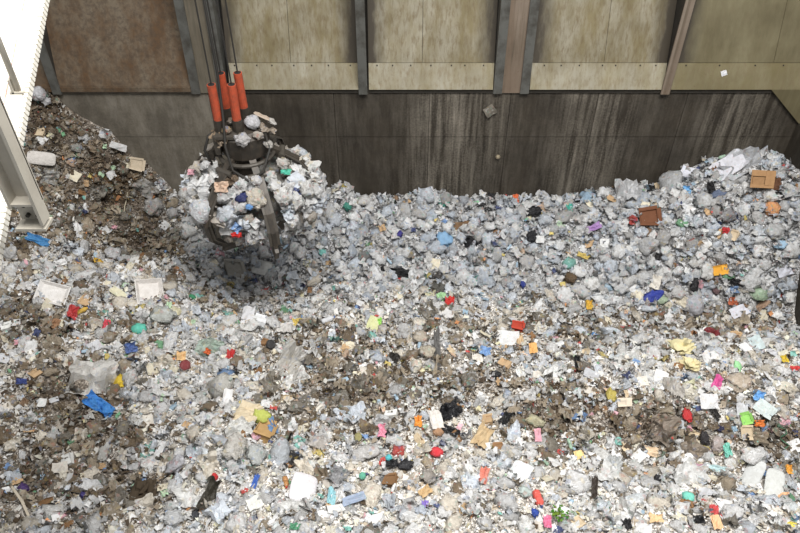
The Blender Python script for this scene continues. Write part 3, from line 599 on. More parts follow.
WH, GREY, BLK, TEAL = (225, 225, 225), (168, 170, 172), (34, 33, 36), (60, 165, 145)
LM = [
 # slope of bags along the back wall
 (346, 207, 11, 9, 'pbag', (52, 130, 112), 'dark teal plastic bag, right of the grapple'),
 (444, 204, 14, 10, 'pbag', (66, 150, 130), 'teal green plastic bag, at the foot of the back wall'),
 (399, 235, 9, 8, 'pbag', (50, 45, 125), 'small indigo plastic bag, on the grey bag slope'),
 (445, 241, 18, 16, 'pbag', (120, 165, 205), 'light blue knotted bag, in the middle of the bag slope'),
 (484, 208, 14, 8, 'pbag', BLK, 'small black bag, touching the foot of the back wall'),
 (490, 199, 8, 6, 'psheet', BLK, 'black plastic shred, against the back wall'),
 (535, 214, 16, 11, 'pbag', BLK, 'glossy black bag, below the back wall'),
 (532, 239, 13, 12, 'pbag', (30, 30, 36), 'round black bag, in the middle of the bag slope'),
 (540, 240, 8, 7, 'paper', WH, 'white paper scrap, touching the round black bag'),
 (470, 243, 13, 9, 'psheet', BLK, 'black ring-like plastic piece, beside the light blue knotted bag'),
 (515, 200, 6, 6, 'psheet', (225, 105, 55), 'tiny orange wrapper, against the back wall'),
 (462, 229, 17, 10, 'card', (120, 92, 66), 'brown crumpled cardboard, on the bag slope'),
 (397, 274, 32, 9, 'psheet', (32, 32, 34), 'long black plastic sheet, lying across the lower bag slope', 8),
 (397, 279, 5, 4, 'psheet', (205, 55, 50), 'tiny red wrapper, touching the long black sheet'),
 (587, 189, 18, 15, 'bag', (150, 180, 205), 'pale blue translucent bag, at the top of the slope'),
 (569, 278, 15, 13, 'pbag', (92, 72, 48), 'brown and black split bag, low on the bag slope'),
 (522, 286, 7, 8, 'pbag', (35, 50, 135), 'small royal blue bag, low on the bag slope'),
 (449, 304, 9, 8, 'psheet', (215, 45, 38), 'bright red packet, just below the bag slope'),
 (323, 253, 10, 8, 'pbag', (110, 185, 175), 'pale turquoise bag, right of the grapple load'),
 (374, 325, 12, 12, 'paper', (225, 228, 165), 'pale yellow paper square, on the fine litter', 20),
 (380, 325, 4, 11, 'psheet', (140, 215, 75), 'lime green strip, beside the pale yellow square'),
 (589, 307, 7, 8, 'psheet', (225, 180, 60), 'small golden yellow wrapper, under the bag slope'),
 (595, 229, 7, 12, 'psheet', (165, 125, 185), 'lilac plastic strip, on the upper bag slope', 70),
 (583, 256, 12, 5, 'psheet', (200, 175, 90), 'mustard plastic strip, on the bag slope', 20),
 (570, 212, 6, 9, 'psheet', TEAL, 'turquoise plastic shred, below the back wall'),
 (365, 258, 14, 11, 'bag', (120, 120, 118), 'grey translucent bag, above the long black sheet'),
 (437, 275, 9, 6, 'psheet', (80, 76, 74), 'dark grey shred, right of the long black sheet'),
 # tall heap at the right
 (649, 220, 16, 14, 'box', (112, 70, 48), 'chestnut brown carton, on the right heap'),
 (658, 213, 8, 8, 'ball', (80, 185, 155), 'mint green lump, touching the chestnut brown carton'),
 (671, 172, 24, 26, 'round', (178, 180, 182), 'large round grey-white bag, on the crest of the right heap', 0),
 (689, 166, 18, 10, 'paper', (222, 224, 236), 'stiff white paper sheet, beside the large round bag', 25),
 (735, 155, 52, 17, 'film', (190, 192, 196), 'wide crumpled clear film, draped over the top of the right heap', -8),
 (728, 169, 34, 14, 'paper', (214, 214, 222), 'long folded white paper, under the clear film', -25),
 (762, 181, 20, 14, 'box', (150, 112, 74), 'tan crushed carton, near the right wall', 12),
 (774, 185, 10, 10, 'card', (98, 66, 48), 'dark brown cardboard piece, beside the tan crushed carton'),
 (720, 270, 13, 9, 'box', (226, 160, 48), 'orange-yellow plastic tub, low on the right heap', -12),
 (652, 296, 22, 13, 'pbag', (42, 58, 158), 'bright royal blue bag, at the foot of the right heap', -30),
 (693, 285, 9, 14, 'pbag', BLK, 'upright black bag, low on the right heap'),
 (734, 282, 9, 7, 'psheet', BLK, 'black plastic scrap, right of the orange-yellow tub', 20),
 (679, 300, 11, 12, 'card', (208, 198, 176), 'beige card sheet, right of the royal blue bag', -60),
 (692, 305, 19, 22, 'round', (196, 196, 204), 'smooth white bulging bag, at the foot of the right heap'),
 (779, 245, 14, 9, 'pbag', (150, 185, 212), 'sky blue bag, near the right wall'),
 (718, 196, 16, 9, 'pbag', (92, 104, 130), 'slate blue bag, under the wide clear film'),
 (712, 190, 7, 12, 'psheet', (30, 28, 30), 'black curved plastic piece, beside the slate blue bag'),
 (726, 216, 20, 14, 'bag', (140, 138, 140), 'grey sagging bag, in the middle of the right heap'),
 (725, 231, 7, 6, 'psheet', (200, 50, 55), 'small crimson wrapper, in the middle of the right heap'),
 (732, 301, 9, 7, 'psheet', (190, 95, 60), 'rust orange wrapper, at the foot of the right heap'),
 (687, 191, 8, 7, 'psheet', (120, 180, 225), 'small sky blue scrap, below the large round bag'),
 (627, 193, 20, 18, 'film', (205, 206, 208), 'silvery crumpled foil, on the left shoulder of the right heap'),
 (738, 313, 16, 9, 'paper', (222, 222, 232), 'white paper sheet, in front of the right heap', -20),
 (648, 160, 7, 7, 'film', (205, 205, 205), 'small clear film, at the right heap crest'),
 (716, 291, 9, 8, 'pbag', (95, 70, 72), 'plum brown bag, left of the rust orange wrapper'),
 (661, 300, 16, 10, 'bag', (170, 190, 160), 'greenish translucent bag, touching the royal blue bag'),
 (760, 305, 14, 6, 'card', (150, 122, 100), 'brown slat of card, at the foot of the right heap', -45),
 (782, 270, 14, 8, 'paper', (212, 214, 226), 'white folded paper, against the right wall', -20),
 # dirty heap at the left
 (38, 240, 20, 8, 'psheet', (60, 130, 190), 'blue plastic strip, below the girder bracket', 20),
 (137, 157, 11, 10, 'box', (178, 162, 138), 'tan carton, high on the dirty heap', 10),
 (41, 159, 26, 13, 'pillow', (196, 190, 184), 'dirty white cushion, beside the girder post', 5),
 (41, 87, 15, 15, 'round', (205, 205, 210), 'white bag, at the very top of the dirty heap'),
 (145, 188, 20, 15, 'film', (150, 146, 140), 'grey film sheet, low on the dirty heap', 40),
 (152, 206, 20, 19, 'bag', (165, 162, 158), 'grey torn bag, above the dark hollow'),
 (126, 202, 20, 4, 'stick', (190, 180, 155), 'pale stick, leaning on the dirty heap', -75),
 (118, 138, 16, 6, 'paper', (190, 190, 190), 'grey white paper strip, high on the dirty heap', 20),
 (48, 178, 18, 12, 'film', (160, 158, 152), 'pale film, below the dirty white cushion'),
 (77, 148, 12, 10, 'bag', (150, 148, 142), 'dull grey bag, on the upper dirty heap'),
 (110, 257, 18, 16, 'bag', (216, 216, 218), 'bright white square-ish bag, on the rim of the hollow'),
 (96, 266, 10, 6, 'psheet', (215, 170, 50), 'yellow and red wrapper, below the white rim bag'),
 (47, 101, 12, 10, 'bag', (185, 185, 188), 'pale bag, just below the topmost white bag'),
 # left foreground
 (54, 295, 30, 18, 'tray', (226, 222, 218), 'white foam tray, the left of the two', 12),
 (149, 294, 26, 21, 'tray', (226, 220, 214), 'white foam tray, the right of the two', -15),
 (83, 313, 14, 5, 'bottle', (215, 170, 60), 'yellow bottle, below the left foam tray', -45),
 (71, 315, 10, 9, 'psheet', (190, 55, 55), 'red plastic loop, left of the yellow bottle'),
 (53, 325, 11, 9, 'card', (150, 112, 82), 'brown cardboard square, below the left foam tray', 10),
 (141, 331, 16, 10, 'ball', (85, 195, 170), 'bright mint green lump, below the right foam tray'),
 (131, 349, 12, 9, 'psheet', (85, 110, 170), 'blue and yellow packet, below the mint green lump', -20),
 (184, 367, 12, 11, 'ball', (140, 55, 58), 'dark red ball, on the left slope'),
 (123, 384, 14, 14, 'pbag', (226, 190, 42), 'bright yellow bag, on the left slope'),
 (132, 381, 16, 20, 'bag', (215, 214, 212), 'white bag, behind the bright yellow bag'),
 (119, 295, 7, 15, 'paper', (226, 220, 185), 'cream paper strip, left of the right foam tray', -60),
 (92, 381, 44, 30, 'film', (222, 219, 213), 'big pale torn film, left of the bright yellow bag'),
 (163, 318, 26, 18, 'bag', (205, 210, 205), 'clear white bag with green spots, below the right foam tray'),
 (106, 328, 7, 8, 'psheet', (215, 70, 85), 'pinkish red wrapper, left of the mint green lump'),
 (22, 383, 10, 5, 'psheet', (60, 75, 140), 'navy blue shred, on the brown left slope'),
 (183, 358, 9, 7, 'card', (215, 175, 120), 'light orange card, above the dark red ball'),
 (191, 300, 8, 5, 'ball', (55, 140, 95), 'dark green lump, right of the right foam tray'),
 (98, 407, 32, 11, 'psheet', (52, 128, 210), 'long vivid blue plastic strip, on the brown slope', 28),
 (108, 413, 13, 11, 'pbag', (50, 130, 215), 'vivid blue bundled plastic, at the end of the blue strip'),
 (22, 491, 13, 10, 'pbag', (70, 45, 105), 'purple bag, at the lower left corner'),
 (84, 498, 8, 7, 'pbag', (60, 50, 120), 'small violet bag, on the lower left slope'),
 (148, 494, 26, 30, 'clump', (78, 66, 52), 'dark brown mesh sack, on the lower left slope'),
 (25, 515, 62, 4, 'stick', (190, 178, 158), 'long pale bent stick, at the lower left corner', 38),
 (105, 455, 12, 16, 'bag', (180, 178, 172), 'grey bag, below the blue strip'),
 (162, 453, 8, 11, 'paper', (228, 228, 228), 'white card, above the brown mesh sack', 10),
 (172, 522, 22, 16, 'bag', (214, 216, 218), 'pale bag, below the brown mesh sack'),
 (195, 516, 9, 10, 'pbag', (66, 68, 74), 'charcoal lump bag, right of the brown mesh sack'),
 (60, 470, 14, 9, 'paper', (214, 206, 194), 'pale paper, on the brown slope at lower left', -15),
 (180, 468, 26, 16, 'bag', (206, 206, 214), 'bluish white bag, right of the white card'),
 (44, 405, 8, 6, 'paper', (228, 228, 226), 'white paper, left of the blue strip'),
 # middle
 (258, 324, 12, 9, 'box', (226, 228, 230), 'small white carton, in the middle litter'),
 (249, 318, 12, 13, 'paper', (226, 226, 230), 'white crumpled paper, touching the small white carton'),
 (271, 348, 10, 10, 'ball', (62, 60, 60), 'charcoal round canister lump, in the middle litter'),
 (284, 332, 20, 8, 'film', (230, 226, 222), 'white film strip, above the charcoal lump', -8),
 (299, 326, 10, 7, 'psheet', (212, 185, 85), 'mustard yellow scrap, right of the white film strip'),
 (329, 322, 14, 6, 'bottle', (222, 224, 228), 'white bottle, on the edge of the shaded hollow', -25),
 (231, 357, 8, 7, 'psheet', (200, 50, 48), 'small scarlet wrapper, left of the charcoal lump'),
 (288, 366, 22, 28, 'film', (196, 192, 184), 'large grey torn film, below the charcoal lump', 25),
 (209, 350, 24, 18, 'film', (186, 205, 190), 'pale mint film, left of the scarlet wrapper'),
 (208, 352, 7, 5, 'psheet', (222, 105, 50), 'small orange scrap, on the pale mint film', 20),
 (226, 389, 28, 22, 'round', (206, 204, 196), 'cream bulging bag, below the scarlet wrapper'),
 (266, 269, 20, 11, 'box', (196, 196, 192), 'white crushed carton, in the shaded hollow', 12),
 (232, 273, 16, 14, 'box', (142, 138, 130), 'grey carton, in the shaded hollow', -20),
 (438, 352, 6, 32, 'psheet', (96, 94, 92), 'long dark grey strap, in the middle litter', 0),
 (551, 352, 12, 15, 'round', (232, 232, 232), 'smooth white tied bag, in the middle litter'),
 (497, 376, 11, 7, 'pbag', (40, 40, 42), 'small black bundle, in the middle litter'),
 (578, 366, 6, 13, 'psheet', (34, 34, 36), 'black upright shred, right of the smooth white tied bag'),
 (484, 355, 12, 6, 'psheet', (125, 165, 215), 'baby blue strip, in the middle litter', 15),
 (517, 330, 11, 8, 'box', (180, 62, 45), 'brick red carton, in the middle litter', 15),
 (534, 351, 8, 8, 'card', (220, 165, 95), 'orange-tan card triangle, left of the smooth white tied bag'),
 (521, 347, 7, 13, 'card', (188, 160, 122), 'tan upright card, under the brick red carton'),
 (427, 356, 18, 16, 'bag', (196, 186, 166), 'beige bag, left of the dark grey strap'),
 (420, 340, 18, 14, 'bag', (190, 178, 160), 'beige brown bag, above the beige bag'),
 (508, 340, 22, 12, 'paper', (232, 232, 232), 'white crumpled sheet, left of the brick red carton', 10),
 (598, 340, 7, 8, 'psheet', (80, 140, 205), 'azure scrap, in the right middle litter', -60),
 (439, 290, 12, 7, 'psheet', (92, 90, 84), 'dark olive grey sheet, at the foot of the bag slope', 30),
 (443, 300, 10, 6, 'psheet', (160, 205, 150), 'pale green scrap, beside the bright red packet', -20),
 (393, 362, 10, 8, 'psheet', (52, 48, 44), 'black-brown shred, left of the beige bag', 20),
 (447, 318, 12, 10, 'paper', (222, 220, 218), 'white triangular paper, below the bright red packet', 40),
 (383, 333, 14, 14, 'bag', (206, 200, 192), 'cream bag, below the lime green strip'),
 # right middle
 (684, 352, 26, 24, 'clump', (222, 210, 158), 'pale yellow foam clump, upper of the two on the right terrace'),
 (690, 368, 20, 16, 'clump', (226, 212, 160), 'pale yellow foam clump, lower of the two on the right terrace'),
 (736, 369, 9, 15, 'pbag', (150, 218, 150), 'light green bag, on the right terrace', 15),
 (612, 397, 11, 14, 'pbag', (178, 160, 70), 'olive yellow bag, above the brown bank'),
 (625, 402, 13, 7, 'box', (215, 200, 178), 'beige flat carton, right of the olive yellow bag'),
 (714, 338, 14, 8, 'psheet', (132, 40, 46), 'maroon cloth scrap, on the right terrace', 15),
 (659, 382, 13, 12, 'paper', (232, 232, 232), 'bright white paper, left of the lower foam clump', 25),
 (673, 391, 15, 18, 'film', (198, 192, 184), 'grey torn film, below the lower foam clump'),
 (717, 385, 8, 12, 'psheet', (215, 80, 150), 'magenta wrapper, on the right terrace', 30),
 (739, 386, 28, 20, 'bag', (216, 198, 176), 'beige pinkish bag, below the light green bag'),
 (756, 346, 12, 10, 'paper', (205, 222, 224), 'pale aqua paper, upper right terrace'),
 (713, 349, 18, 12, 'bag', (226, 228, 228), 'white bag, right of the upper foam clump'),
 (756, 398, 11, 8, 'psheet', (110, 170, 225), 'bright sky blue packet, on the right terrace', 20),
 (784, 357, 9, 6, 'paper', (228, 222, 200), 'cream paper, near the right edge'),
 (785, 363, 6, 5, 'psheet', (225, 195, 50), 'small lemon yellow scrap, near the right edge'),
 (796, 372, 8, 5, 'psheet', (220, 60, 60), 'red scrap, at the right edge'),
 (686, 418, 11, 14, 'pbag', (196, 44, 46), 'scarlet bag, on the brown bank'),
 (719, 429, 9, 8, 'pbag', (44, 44, 78), 'dark navy bag, on the brown bank'),
 (746, 420, 10, 9, 'box', (135, 195, 90), 'green and yellow carton, on the brown bank', -10),
 (757, 423, 9, 5, 'psheet', (228, 120, 45), 'bright orange scrap, right of the green carton'),
 (762, 409, 14, 15, 'paper', (215, 228, 226), 'pale blue-white card, above the green carton', -50),
 (662, 428, 26, 28, 'film', (142, 128, 114), 'brown-grey draped film, on the brown bank', 30),
 (688, 449, 20, 16, 'film', (146, 132, 116), 'brown sagging film, below the scarlet bag', -20),
 (706, 440, 10, 16, 'pbag', (52, 48, 50), 'sooty black bag, left of the dark navy bag'),
 (716, 444, 13, 16, 'bag', (206, 190, 184), 'pinkish white bag, below the dark navy bag'),
 (713, 414, 6, 14, 'psheet', (50, 46, 44), 'black hanging strip, right of the scarlet bag', -20),
 (783, 442, 4, 34, 'wire', (62, 108, 78), 'green bent wire, near the right edge'),
 (708, 402, 16, 14, 'paper', (232, 232, 234), 'white crumpled wrapper, above the black hanging strip'),
 # front left of centre
 (246, 417, 24, 16, 'card', (198, 182, 152), 'beige curved card, on the green bundle', 20),
 (262, 417, 22, 18, 'pbag', (182, 190, 82), 'lime green bag, behind the beige curved card'),
 (262, 437, 18, 15, 'box', (172, 136, 86), 'brown carton, below the lime green bag', 8),
 (239, 431, 24, 12, 'film', (226, 226, 222), 'white film, left of the brown carton', -10),
 (274, 428, 9, 14, 'psheet', (95, 130, 175), 'steel blue strip, right of the brown carton', -20),
 (279, 455, 21, 24, 'round', (176, 182, 188), 'grey-blue bulging bag, below the brown carton'),
 (254, 458, 22, 22, 'bag', (186, 190, 188), 'grey bag, left of the grey-blue bulging bag'),
 (233, 450, 24, 26, 'bag', (214, 210, 202), 'white torn bag, below the white film'),
 (258, 470, 34, 4, 'stick', (206, 198, 182), 'pale stick, under the grey-blue bulging bag', -25),
 (214, 479, 8, 8, 'ball', (205, 40, 42), 'round red ball, on the front heap'),
 (212, 496, 17, 24, 'psheet', (70, 66, 56), 'black-olive ragged sheet, below the round red ball', 15),
 (301, 491, 27, 22, 'pillow', (226, 222, 226), 'white square cushion, on the front heap', 8),
 (337, 477, 18, 16, 'film', (150, 150, 152), 'silver-grey film, right of the white cushion', 30),
 (366, 456, 34, 14, 'bag', (214, 212, 210), 'long clear bag, on the front heap', -12),
 (384, 434, 9, 8, 'psheet', (236, 150, 175), 'pink wrapper, above the long clear bag'),
 (390, 460, 7, 6, 'ball', (70, 185, 195), 'small turquoise lump, right of the long clear bag'),
 (359, 440, 8, 9, 'ball', (150, 142, 88), 'olive ball, above the long clear bag'),
 (363, 478, 7, 7, 'ball', (90, 175, 145), 'small sea green lump, below the long clear bag'),
 (254, 486, 5, 12, 'psheet', (60, 100, 190), 'cobalt blue strip, left of the white cushion', 10),
 (286, 486, 14, 6, 'bottle', (190, 130, 70), 'amber bottle, left of the white cushion', 75),
 (317, 447, 24, 16, 'bag', (190, 184, 178), 'dull white bag, right of the grey-blue bulging bag'),
 (394, 466, 12, 6, 'psheet', (42, 42, 44), 'black strip, right of the long clear bag'),
 (255, 506, 14, 10, 'paper', (235, 235, 228), 'white folded card, below the cobalt blue strip', -30),
 (228, 401, 9, 15, 'paper', (235, 235, 235), 'white cup-like paper, left of the lime green bag'),
 (330, 502, 8, 12, 'psheet', (140, 195, 205), 'pale aqua strip, right of the white cushion'),
 (295, 529, 10, 6, 'psheet', (80, 150, 110), 'green scrap, at the bottom edge'),
 (355, 503, 10, 14, 'paper', (150, 165, 190), 'blue-grey printed card, on the front heap', 70),
 (392, 504, 12, 11, 'film', (176, 182, 190), 'grey-blue film, on the front heap'),
 # front centre
 (449, 414, 26, 13, 'psheet', (36, 36, 40), 'large black ragged sheet, on the front heap', -25),
 (452, 431, 18, 7, 'psheet', (38, 38, 40), 'black ragged tail, below the large black sheet', 25),
 (436, 456, 14, 10, 'ball', (224, 48, 58), 'bright red lump, on the front heap'),
 (481, 440, 14, 18, 'card', (186, 160, 120), 'tan folded cardboard, right of the bright red lump', 30),
 (407, 468, 18, 11, 'pbag', (46, 46, 50), 'black bag, left of the bright red lump'),
 (426, 478, 20, 14, 'bag', (166, 158, 150), 'brownish grey bag, below the bright red lump'),
 (437, 432, 12, 9, 'ball', (172, 128, 92), 'brown ball, left of the black tail'),
 (536, 503, 19, 9, 'bottle', (235, 85, 72), 'coral red bottle, in the front heap', 80),
 (533, 515, 10, 9, 'pbag', (40, 70, 165), 'deep blue bag, under the coral red bottle'),
 (552, 518, 24, 18, 'plant', (70, 110, 50), 'green leafy cutting, at the bottom edge'),
 (545, 524, 8, 9, 'psheet', (232, 110, 150), 'pink printed packet, left of the green leafy cutting'),
 (520, 478, 20, 16, 'paper', (236, 240, 242), 'large white paper, in the front heap', 30),
 (505, 422, 8, 9, 'psheet', (36, 36, 36), 'black square scrap, right of the large black sheet', 40),
 (536, 436, 7, 11, 'paper', (215, 150, 165), 'pink-edged label, right of the black square scrap'),
 (424, 494, 13, 7, 'card', (190, 158, 112), 'tan curled card, below the brownish grey bag', -35),
 (418, 424, 7, 9, 'psheet', (240, 150, 50), 'orange packet, left of the large black sheet'),
 (484, 478, 9, 14, 'psheet', (222, 130, 110), 'salmon wrapper, left of the large white paper', 20),
 (421, 514, 16, 11, 'bag', (205, 215, 230), 'bluish bag, near the bottom edge'),
 (425, 508, 7, 6, 'psheet', (135, 110, 205), 'lavender scrap, on the bluish bag'),
 (434, 423, 13, 14, 'paper', (230, 224, 216), 'white square paper, left of the brown ball', -15),
 (524, 496, 16, 12, 'bag', (205, 220, 214), 'mint-white bag, left of the coral red bottle'),
 (594, 490, 6, 18, 'psheet', (64, 54, 46), 'dark brown strip, right of the green cutting', 10),
 (578, 459, 10, 6, 'card', (226, 195, 130), 'yellow-tan card, in the front heap', -15),
 # front right
 (688, 502, 12, 13, 'ball', (110, 212, 190), 'aqua green ball, in the front right heap'),
 (713, 516, 10, 9, 'psheet', (215, 75, 75), 'red and white packet, right of the aqua green ball'),
 (752, 481, 17, 27, 'pillow', (206, 208, 206), 'grey quilted pad, the left of the two', 40),
 (772, 492, 18, 28, 'pillow', (210, 212, 208), 'grey quilted pad, the right of the two', 25),
 (750, 456, 36, 18, 'bag', (234, 234, 234), 'wide white crumpled bag, above the quilted pads'),
 (658, 481, 8, 9, 'pbag', (40, 38, 42), 'black pouch, left of the aqua green ball'),
 (626, 529, 9, 8, 'psheet', (34, 34, 36), 'black scrap, at the bottom edge'),
 (699, 523, 10, 8, 'psheet', (40, 40, 42), 'black scrap, below the aqua green ball'),
 (792, 529, 12, 9, 'pbag', (225, 205, 70), 'yellow bag, at the bottom right corner'),
 (717, 526, 9, 11, 'card', (220, 175, 130), 'peach tan card, at the bottom edge'),
 (656, 522, 12, 7, 'card', (232, 195, 145), 'apricot card, at the bottom edge', 10),
 (696, 470, 13, 6, 'psheet', (240, 190, 212), 'pale pink film, above the aqua green ball', 5),
 (649, 451, 14, 8, 'card', (206, 180, 148), 'pale cardboard, left of the brown sagging film', 15),
 (785, 501, 12, 6, 'card', (222, 170, 125), 'orange tan card, right of the quilted pads', 15),
 (715, 470, 18, 6, 'psheet', (195, 225, 228), 'ice blue strip, left of the quilted pads', 15),
 (729, 451, 7, 12, 'psheet', (120, 205, 185), 'light teal strip, left of the wide white bag'),
 (787, 471, 6, 7, 'psheet', (240, 170, 60), 'tangerine scrap, right of the wide white bag'),
 (690, 478, 30, 14, 'film', (228, 228, 226), 'wide white film, above the aqua green ball'),
 (733, 516, 24, 16, 'bag', (232, 232, 232), 'bright white bag, right of the red and white packet'),
 (612, 470, 18, 14, 'film', (205, 208, 208), 'grey-white film, left of the black pouch'),
 (606, 508, 6, 6, 'ball', (70, 160, 100), 'tiny green lump, in the front right heap'),
]
marks = []
for q in LM:
    u, v, w_, h_, kind, col, label = q[:7]; ang = q[7] if len(q) > 7 else 0
    o, p = put(u, v, w_, h_, kind, col, label.replace(',', ''), ang, neck=(kind in ('bag', 'round') and w_ >= 20))
    marks.append((u, v, label.split(',')[0]))
from collections import Counter
cnt = Counter(m_[2] for m_ in marks); marks = [m_ for m_ in marks if cnt[m_[2]] == 1]
MU = np.array([[m_[0], m_[1]] for m_ in marks], float)
used_labels = set(Counter(q[6] for q in LM))
def near_label(desc, u, v, avoid=()):
    order = np.argsort(((MU - (u, v)) ** 2).sum(1))[:8]
    for k in order:
        du, dv = u - MU[k, 0], v - MU[k, 1]
        if abs(du) > abs(dv): d = 'right of' if du > 0 else 'left of'
        else: d = 'below' if dv > 0 else 'above'
        for word in ('just ', ''):
            s = f'{desc} {word}{d} the {marks[k][2]}'
            if s not in used_labels and len(s.split()) <= 16: used_labels.add(s); return s
    return None

# ------------------------------------------------------------------ countable rubbish, placed by dart throwing
T = np.zeros((9000, 4)); nT = 0
for q in taken: T[nT] = q; nT += 1
def free(p, r, k):
    d2 = ((T[:nT, :3] - p) ** 2).sum(1); return not np.any(d2 < (k * (T[:nT, 3] + r)) ** 2)
def sample_view(n):      # candidate spots seen by the camera, spread over the picture of the heap
    u = rng.uniform(-15, 815, n); v = rng.uniform(75, 545, n); return u, v
def clear_of(P, rec, k=.85):
    ok = np.ones(len(P), bool)
    for q in rec: ok &= ((P - q[:3]) ** 2).sum(1) > (k * q[3]) ** 2
    return ok
def ground_samples(n):
    x = rng.uniform(XL + .2, XR - .2, n); y = rng.uniform(4.2, YW - .04, n); z = height(x, y); nn = normal(x, y)
    keep = rng.random(n) < np.minimum(1, .45 / nn[:, 2]); x, y, z, nn = x[keep], y[keep], z[keep], nn[keep]
    u, v, d = project(x, y, z); return x, y, z, nn, u, v, d
BAGCOL = [('white', (238, 238, 238)), ('pale grey', (222, 222, 222)), ('greyish', (204, 204, 204)), ('milky', (230, 230, 228)), ('cream', (226, 218, 204)), ('bluish white', (216, 222, 230))]
DIRTY = [('dirty beige', (170, 157, 138)), ('brownish', (136, 121, 102)), ('dusty grey', (138, 132, 122))]
REAR = [('translucent', (206, 207, 208)), ('pale grey', (218, 219, 220)), ('bluish grey', (200, 206, 214)), ('milky', (228, 229, 230)), ('dull white', (234, 234, 233)), ('smoky', (186, 185, 184)), ('bluish', (196, 204, 214))]
BRIGHT = [('red', (196, 88, 82)), ('orange', (222, 160, 112)), ('yellow', (222, 204, 130)), ('green', (128, 176, 138)), ('teal', (138, 192, 182)), ('blue', (132, 162, 204)), ('pink', (228, 178, 188)), ('black', (58, 57, 58)), ('brown', (142, 118, 96)), ('navy', (84, 92, 130)), ('pale green', (190, 214, 184)), ('sky blue', (178, 204, 222)), ('cream yellow', (230, 224, 190)), ('peach', (226, 196, 170)), ('dark grey', (98, 96, 96))]
TAN = [('tan', (188, 160, 126)), ('brown', (142, 110, 80)), ('beige', (208, 190, 162))]
def scatter(kind, count, rmin, rmax, desc, pick, accept, grp, k=.8, liftf=.3, tries=9000, flatk=1.0):
    global nT
    x, y, z, nn, u, v, d = ground_samples(tries); dr = dirt_shade_at(u, v); re = rear_at(u, v); made = 0
    vis = (u > 4) & (u < 796) & (v > 80) & (v < 530)
    for i in range(len(x)):
        if made >= count: break
        if not vis[i] or rng.random() > accept(dr[i], re[i], u[i], v[i]): continue
        if 175 < u[i] < 325 and 110 < v[i] < 246: continue
        r = rng.uniform(rmin, rmax) * (1.12 if re[i] > .5 else 1.0); p = np.array([x[i], y[i], z[i]])
        if not free(p, r, k): continue
        if y[i] > YW - r - .05 or x[i] > XR - r - .05: continue
        cname, col = pick(dr[i], re[i]); size = 'large ' if r > rmin + .7 * (rmax - rmin) else ('small ' if r < rmin + .25 * (rmax - rmin) else '')
        lab = near_label(f'{size}{cname} {desc}', u[i], v[i])
        if lab is None: continue
        c = lin(np.array(col) * rng.uniform(.93, 1.06)).clip(0, .9)
        n_ = Vector(nn[i]); R = basis((n_ + Vector(rng.uniform(-.45, .45, 3))).normalized(), rng.uniform(0, 6.28), rng.uniform(-.3, .3))
        a = rng.uniform(.8, 1.2); o = make(kind, Vector(p) + n_ * r * liftf * flatk, R, 2 * r * a, 2 * r / a * (0.42 if kind == 'bottle' else 1), c)
        tag(o, lab, CAT[kind], grp); T[nT] = (*p, r); nT += 1; made += 1
    return made
pk = lambda clean: (lambda d, r: random.choice(REAR if r > .5 else (DIRTY if random.random() < d * 1.1 else clean)))
made = {}
made['bag'] = scatter('bag', 185, .17, .32, 'crumpled rubbish bag', pk(BAGCOL), lambda d, r, u, v: .9 if r > .5 else .5 * (1 - .85 * d), 'crumpled rubbish bags in the bunker', .72)
made['film'] = scatter('film', 230, .14, .28, 'torn plastic film', pk(BAGCOL), lambda d, r, u, v: .25 if r > .5 else .7, 'torn film pieces on the heap', .72, .35)
made['paper'] = scatter('paper', 260, .08, .17, 'paper sheet', lambda d, r: random.choice([('white', (232, 232, 232)), ('white', (232, 232, 232)), ('off-white', (222, 216, 206)), ('pale grey', (205, 206, 210)), ('cream', (226, 218, 196))]), lambda d, r, u, v: .3 if r > .5 else .8, 'paper sheets on the heap', .7, .6)
made['psheet'] = scatter('psheet', 220, .045, .09, 'plastic wrapper', lambda d, r: random.choice(BRIGHT), lambda d, r, u, v: .35 if r > .5 else .8, 'coloured wrappers on the heap', .7, 1.1)
made['box'] = scatter('box', 40, .08, .14, 'crushed carton', lambda d, r: random.choice(TAN + [('white', (225, 225, 222))]), lambda d, r, u, v: .3, 'crushed cartons on the heap', .7, .6)
made['card'] = scatter('card', 70, .07, .14, 'cardboard piece', lambda d, r: random.choice(TAN), lambda d, r, u, v: .4, 'cardboard pieces on the heap', .7, .7)
made['bottle'] = scatter('bottle', 40, .09, .15, 'plastic bottle', lambda d, r: random.choice([('white', (226, 226, 226)), ('clear grey', (176, 182, 184)), ('pale blue', (176, 200, 218)), ('pale green', (176, 206, 182))]), lambda d, r, u, v: .5, 'plastic bottles on the heap', .7, .8)

# ------------------------------------------------------------------ the uncounted rest: packed bags and scraps
def batch(name, protos, P, R, S, colors, mat, label, cat, smooth=False):
    Vs, Fs, Cs = [], [], []; off = 0
    idx = rng.integers(0, len(protos), len(P))
    for k, (pv, pf) in enumerate(protos):
        sel = np.where(idx == k)[0]
        if not len(sel): continue
        V = np.einsum('nij,nvj->nvi', R[sel], pv[None] * S[sel][:, None, :]) + P[sel][:, None, :]
        nv, nf = len(pv), len(pf)
        Fc = pf[None] + (np.arange(len(sel)) * nv)[:, None, None] + off; off += len(sel) * nv
        Vs.append(V.reshape(-1, 3)); Fs.append(Fc.reshape(-1, pf.shape[1])); Cs.append(np.repeat(colors[sel], nf, 0))
    o = link(big_mesh(name, np.concatenate(Vs), np.concatenate(Fs), np.concatenate(Cs), mat, smooth)); tag(o, label, cat, None, 'stuff'); return o
def rots(nn, jit):
    n = nn + rng.normal(0, jit, nn.shape); n /= np.linalg.norm(n, axis=1, keepdims=True)
    a = rng.normal(size=nn.shape); a -= n * (a * n).sum(1, keepdims=True); a /= np.linalg.norm(a, axis=1, keepdims=True)
    return np.stack([a, np.cross(n, a), n], -1)
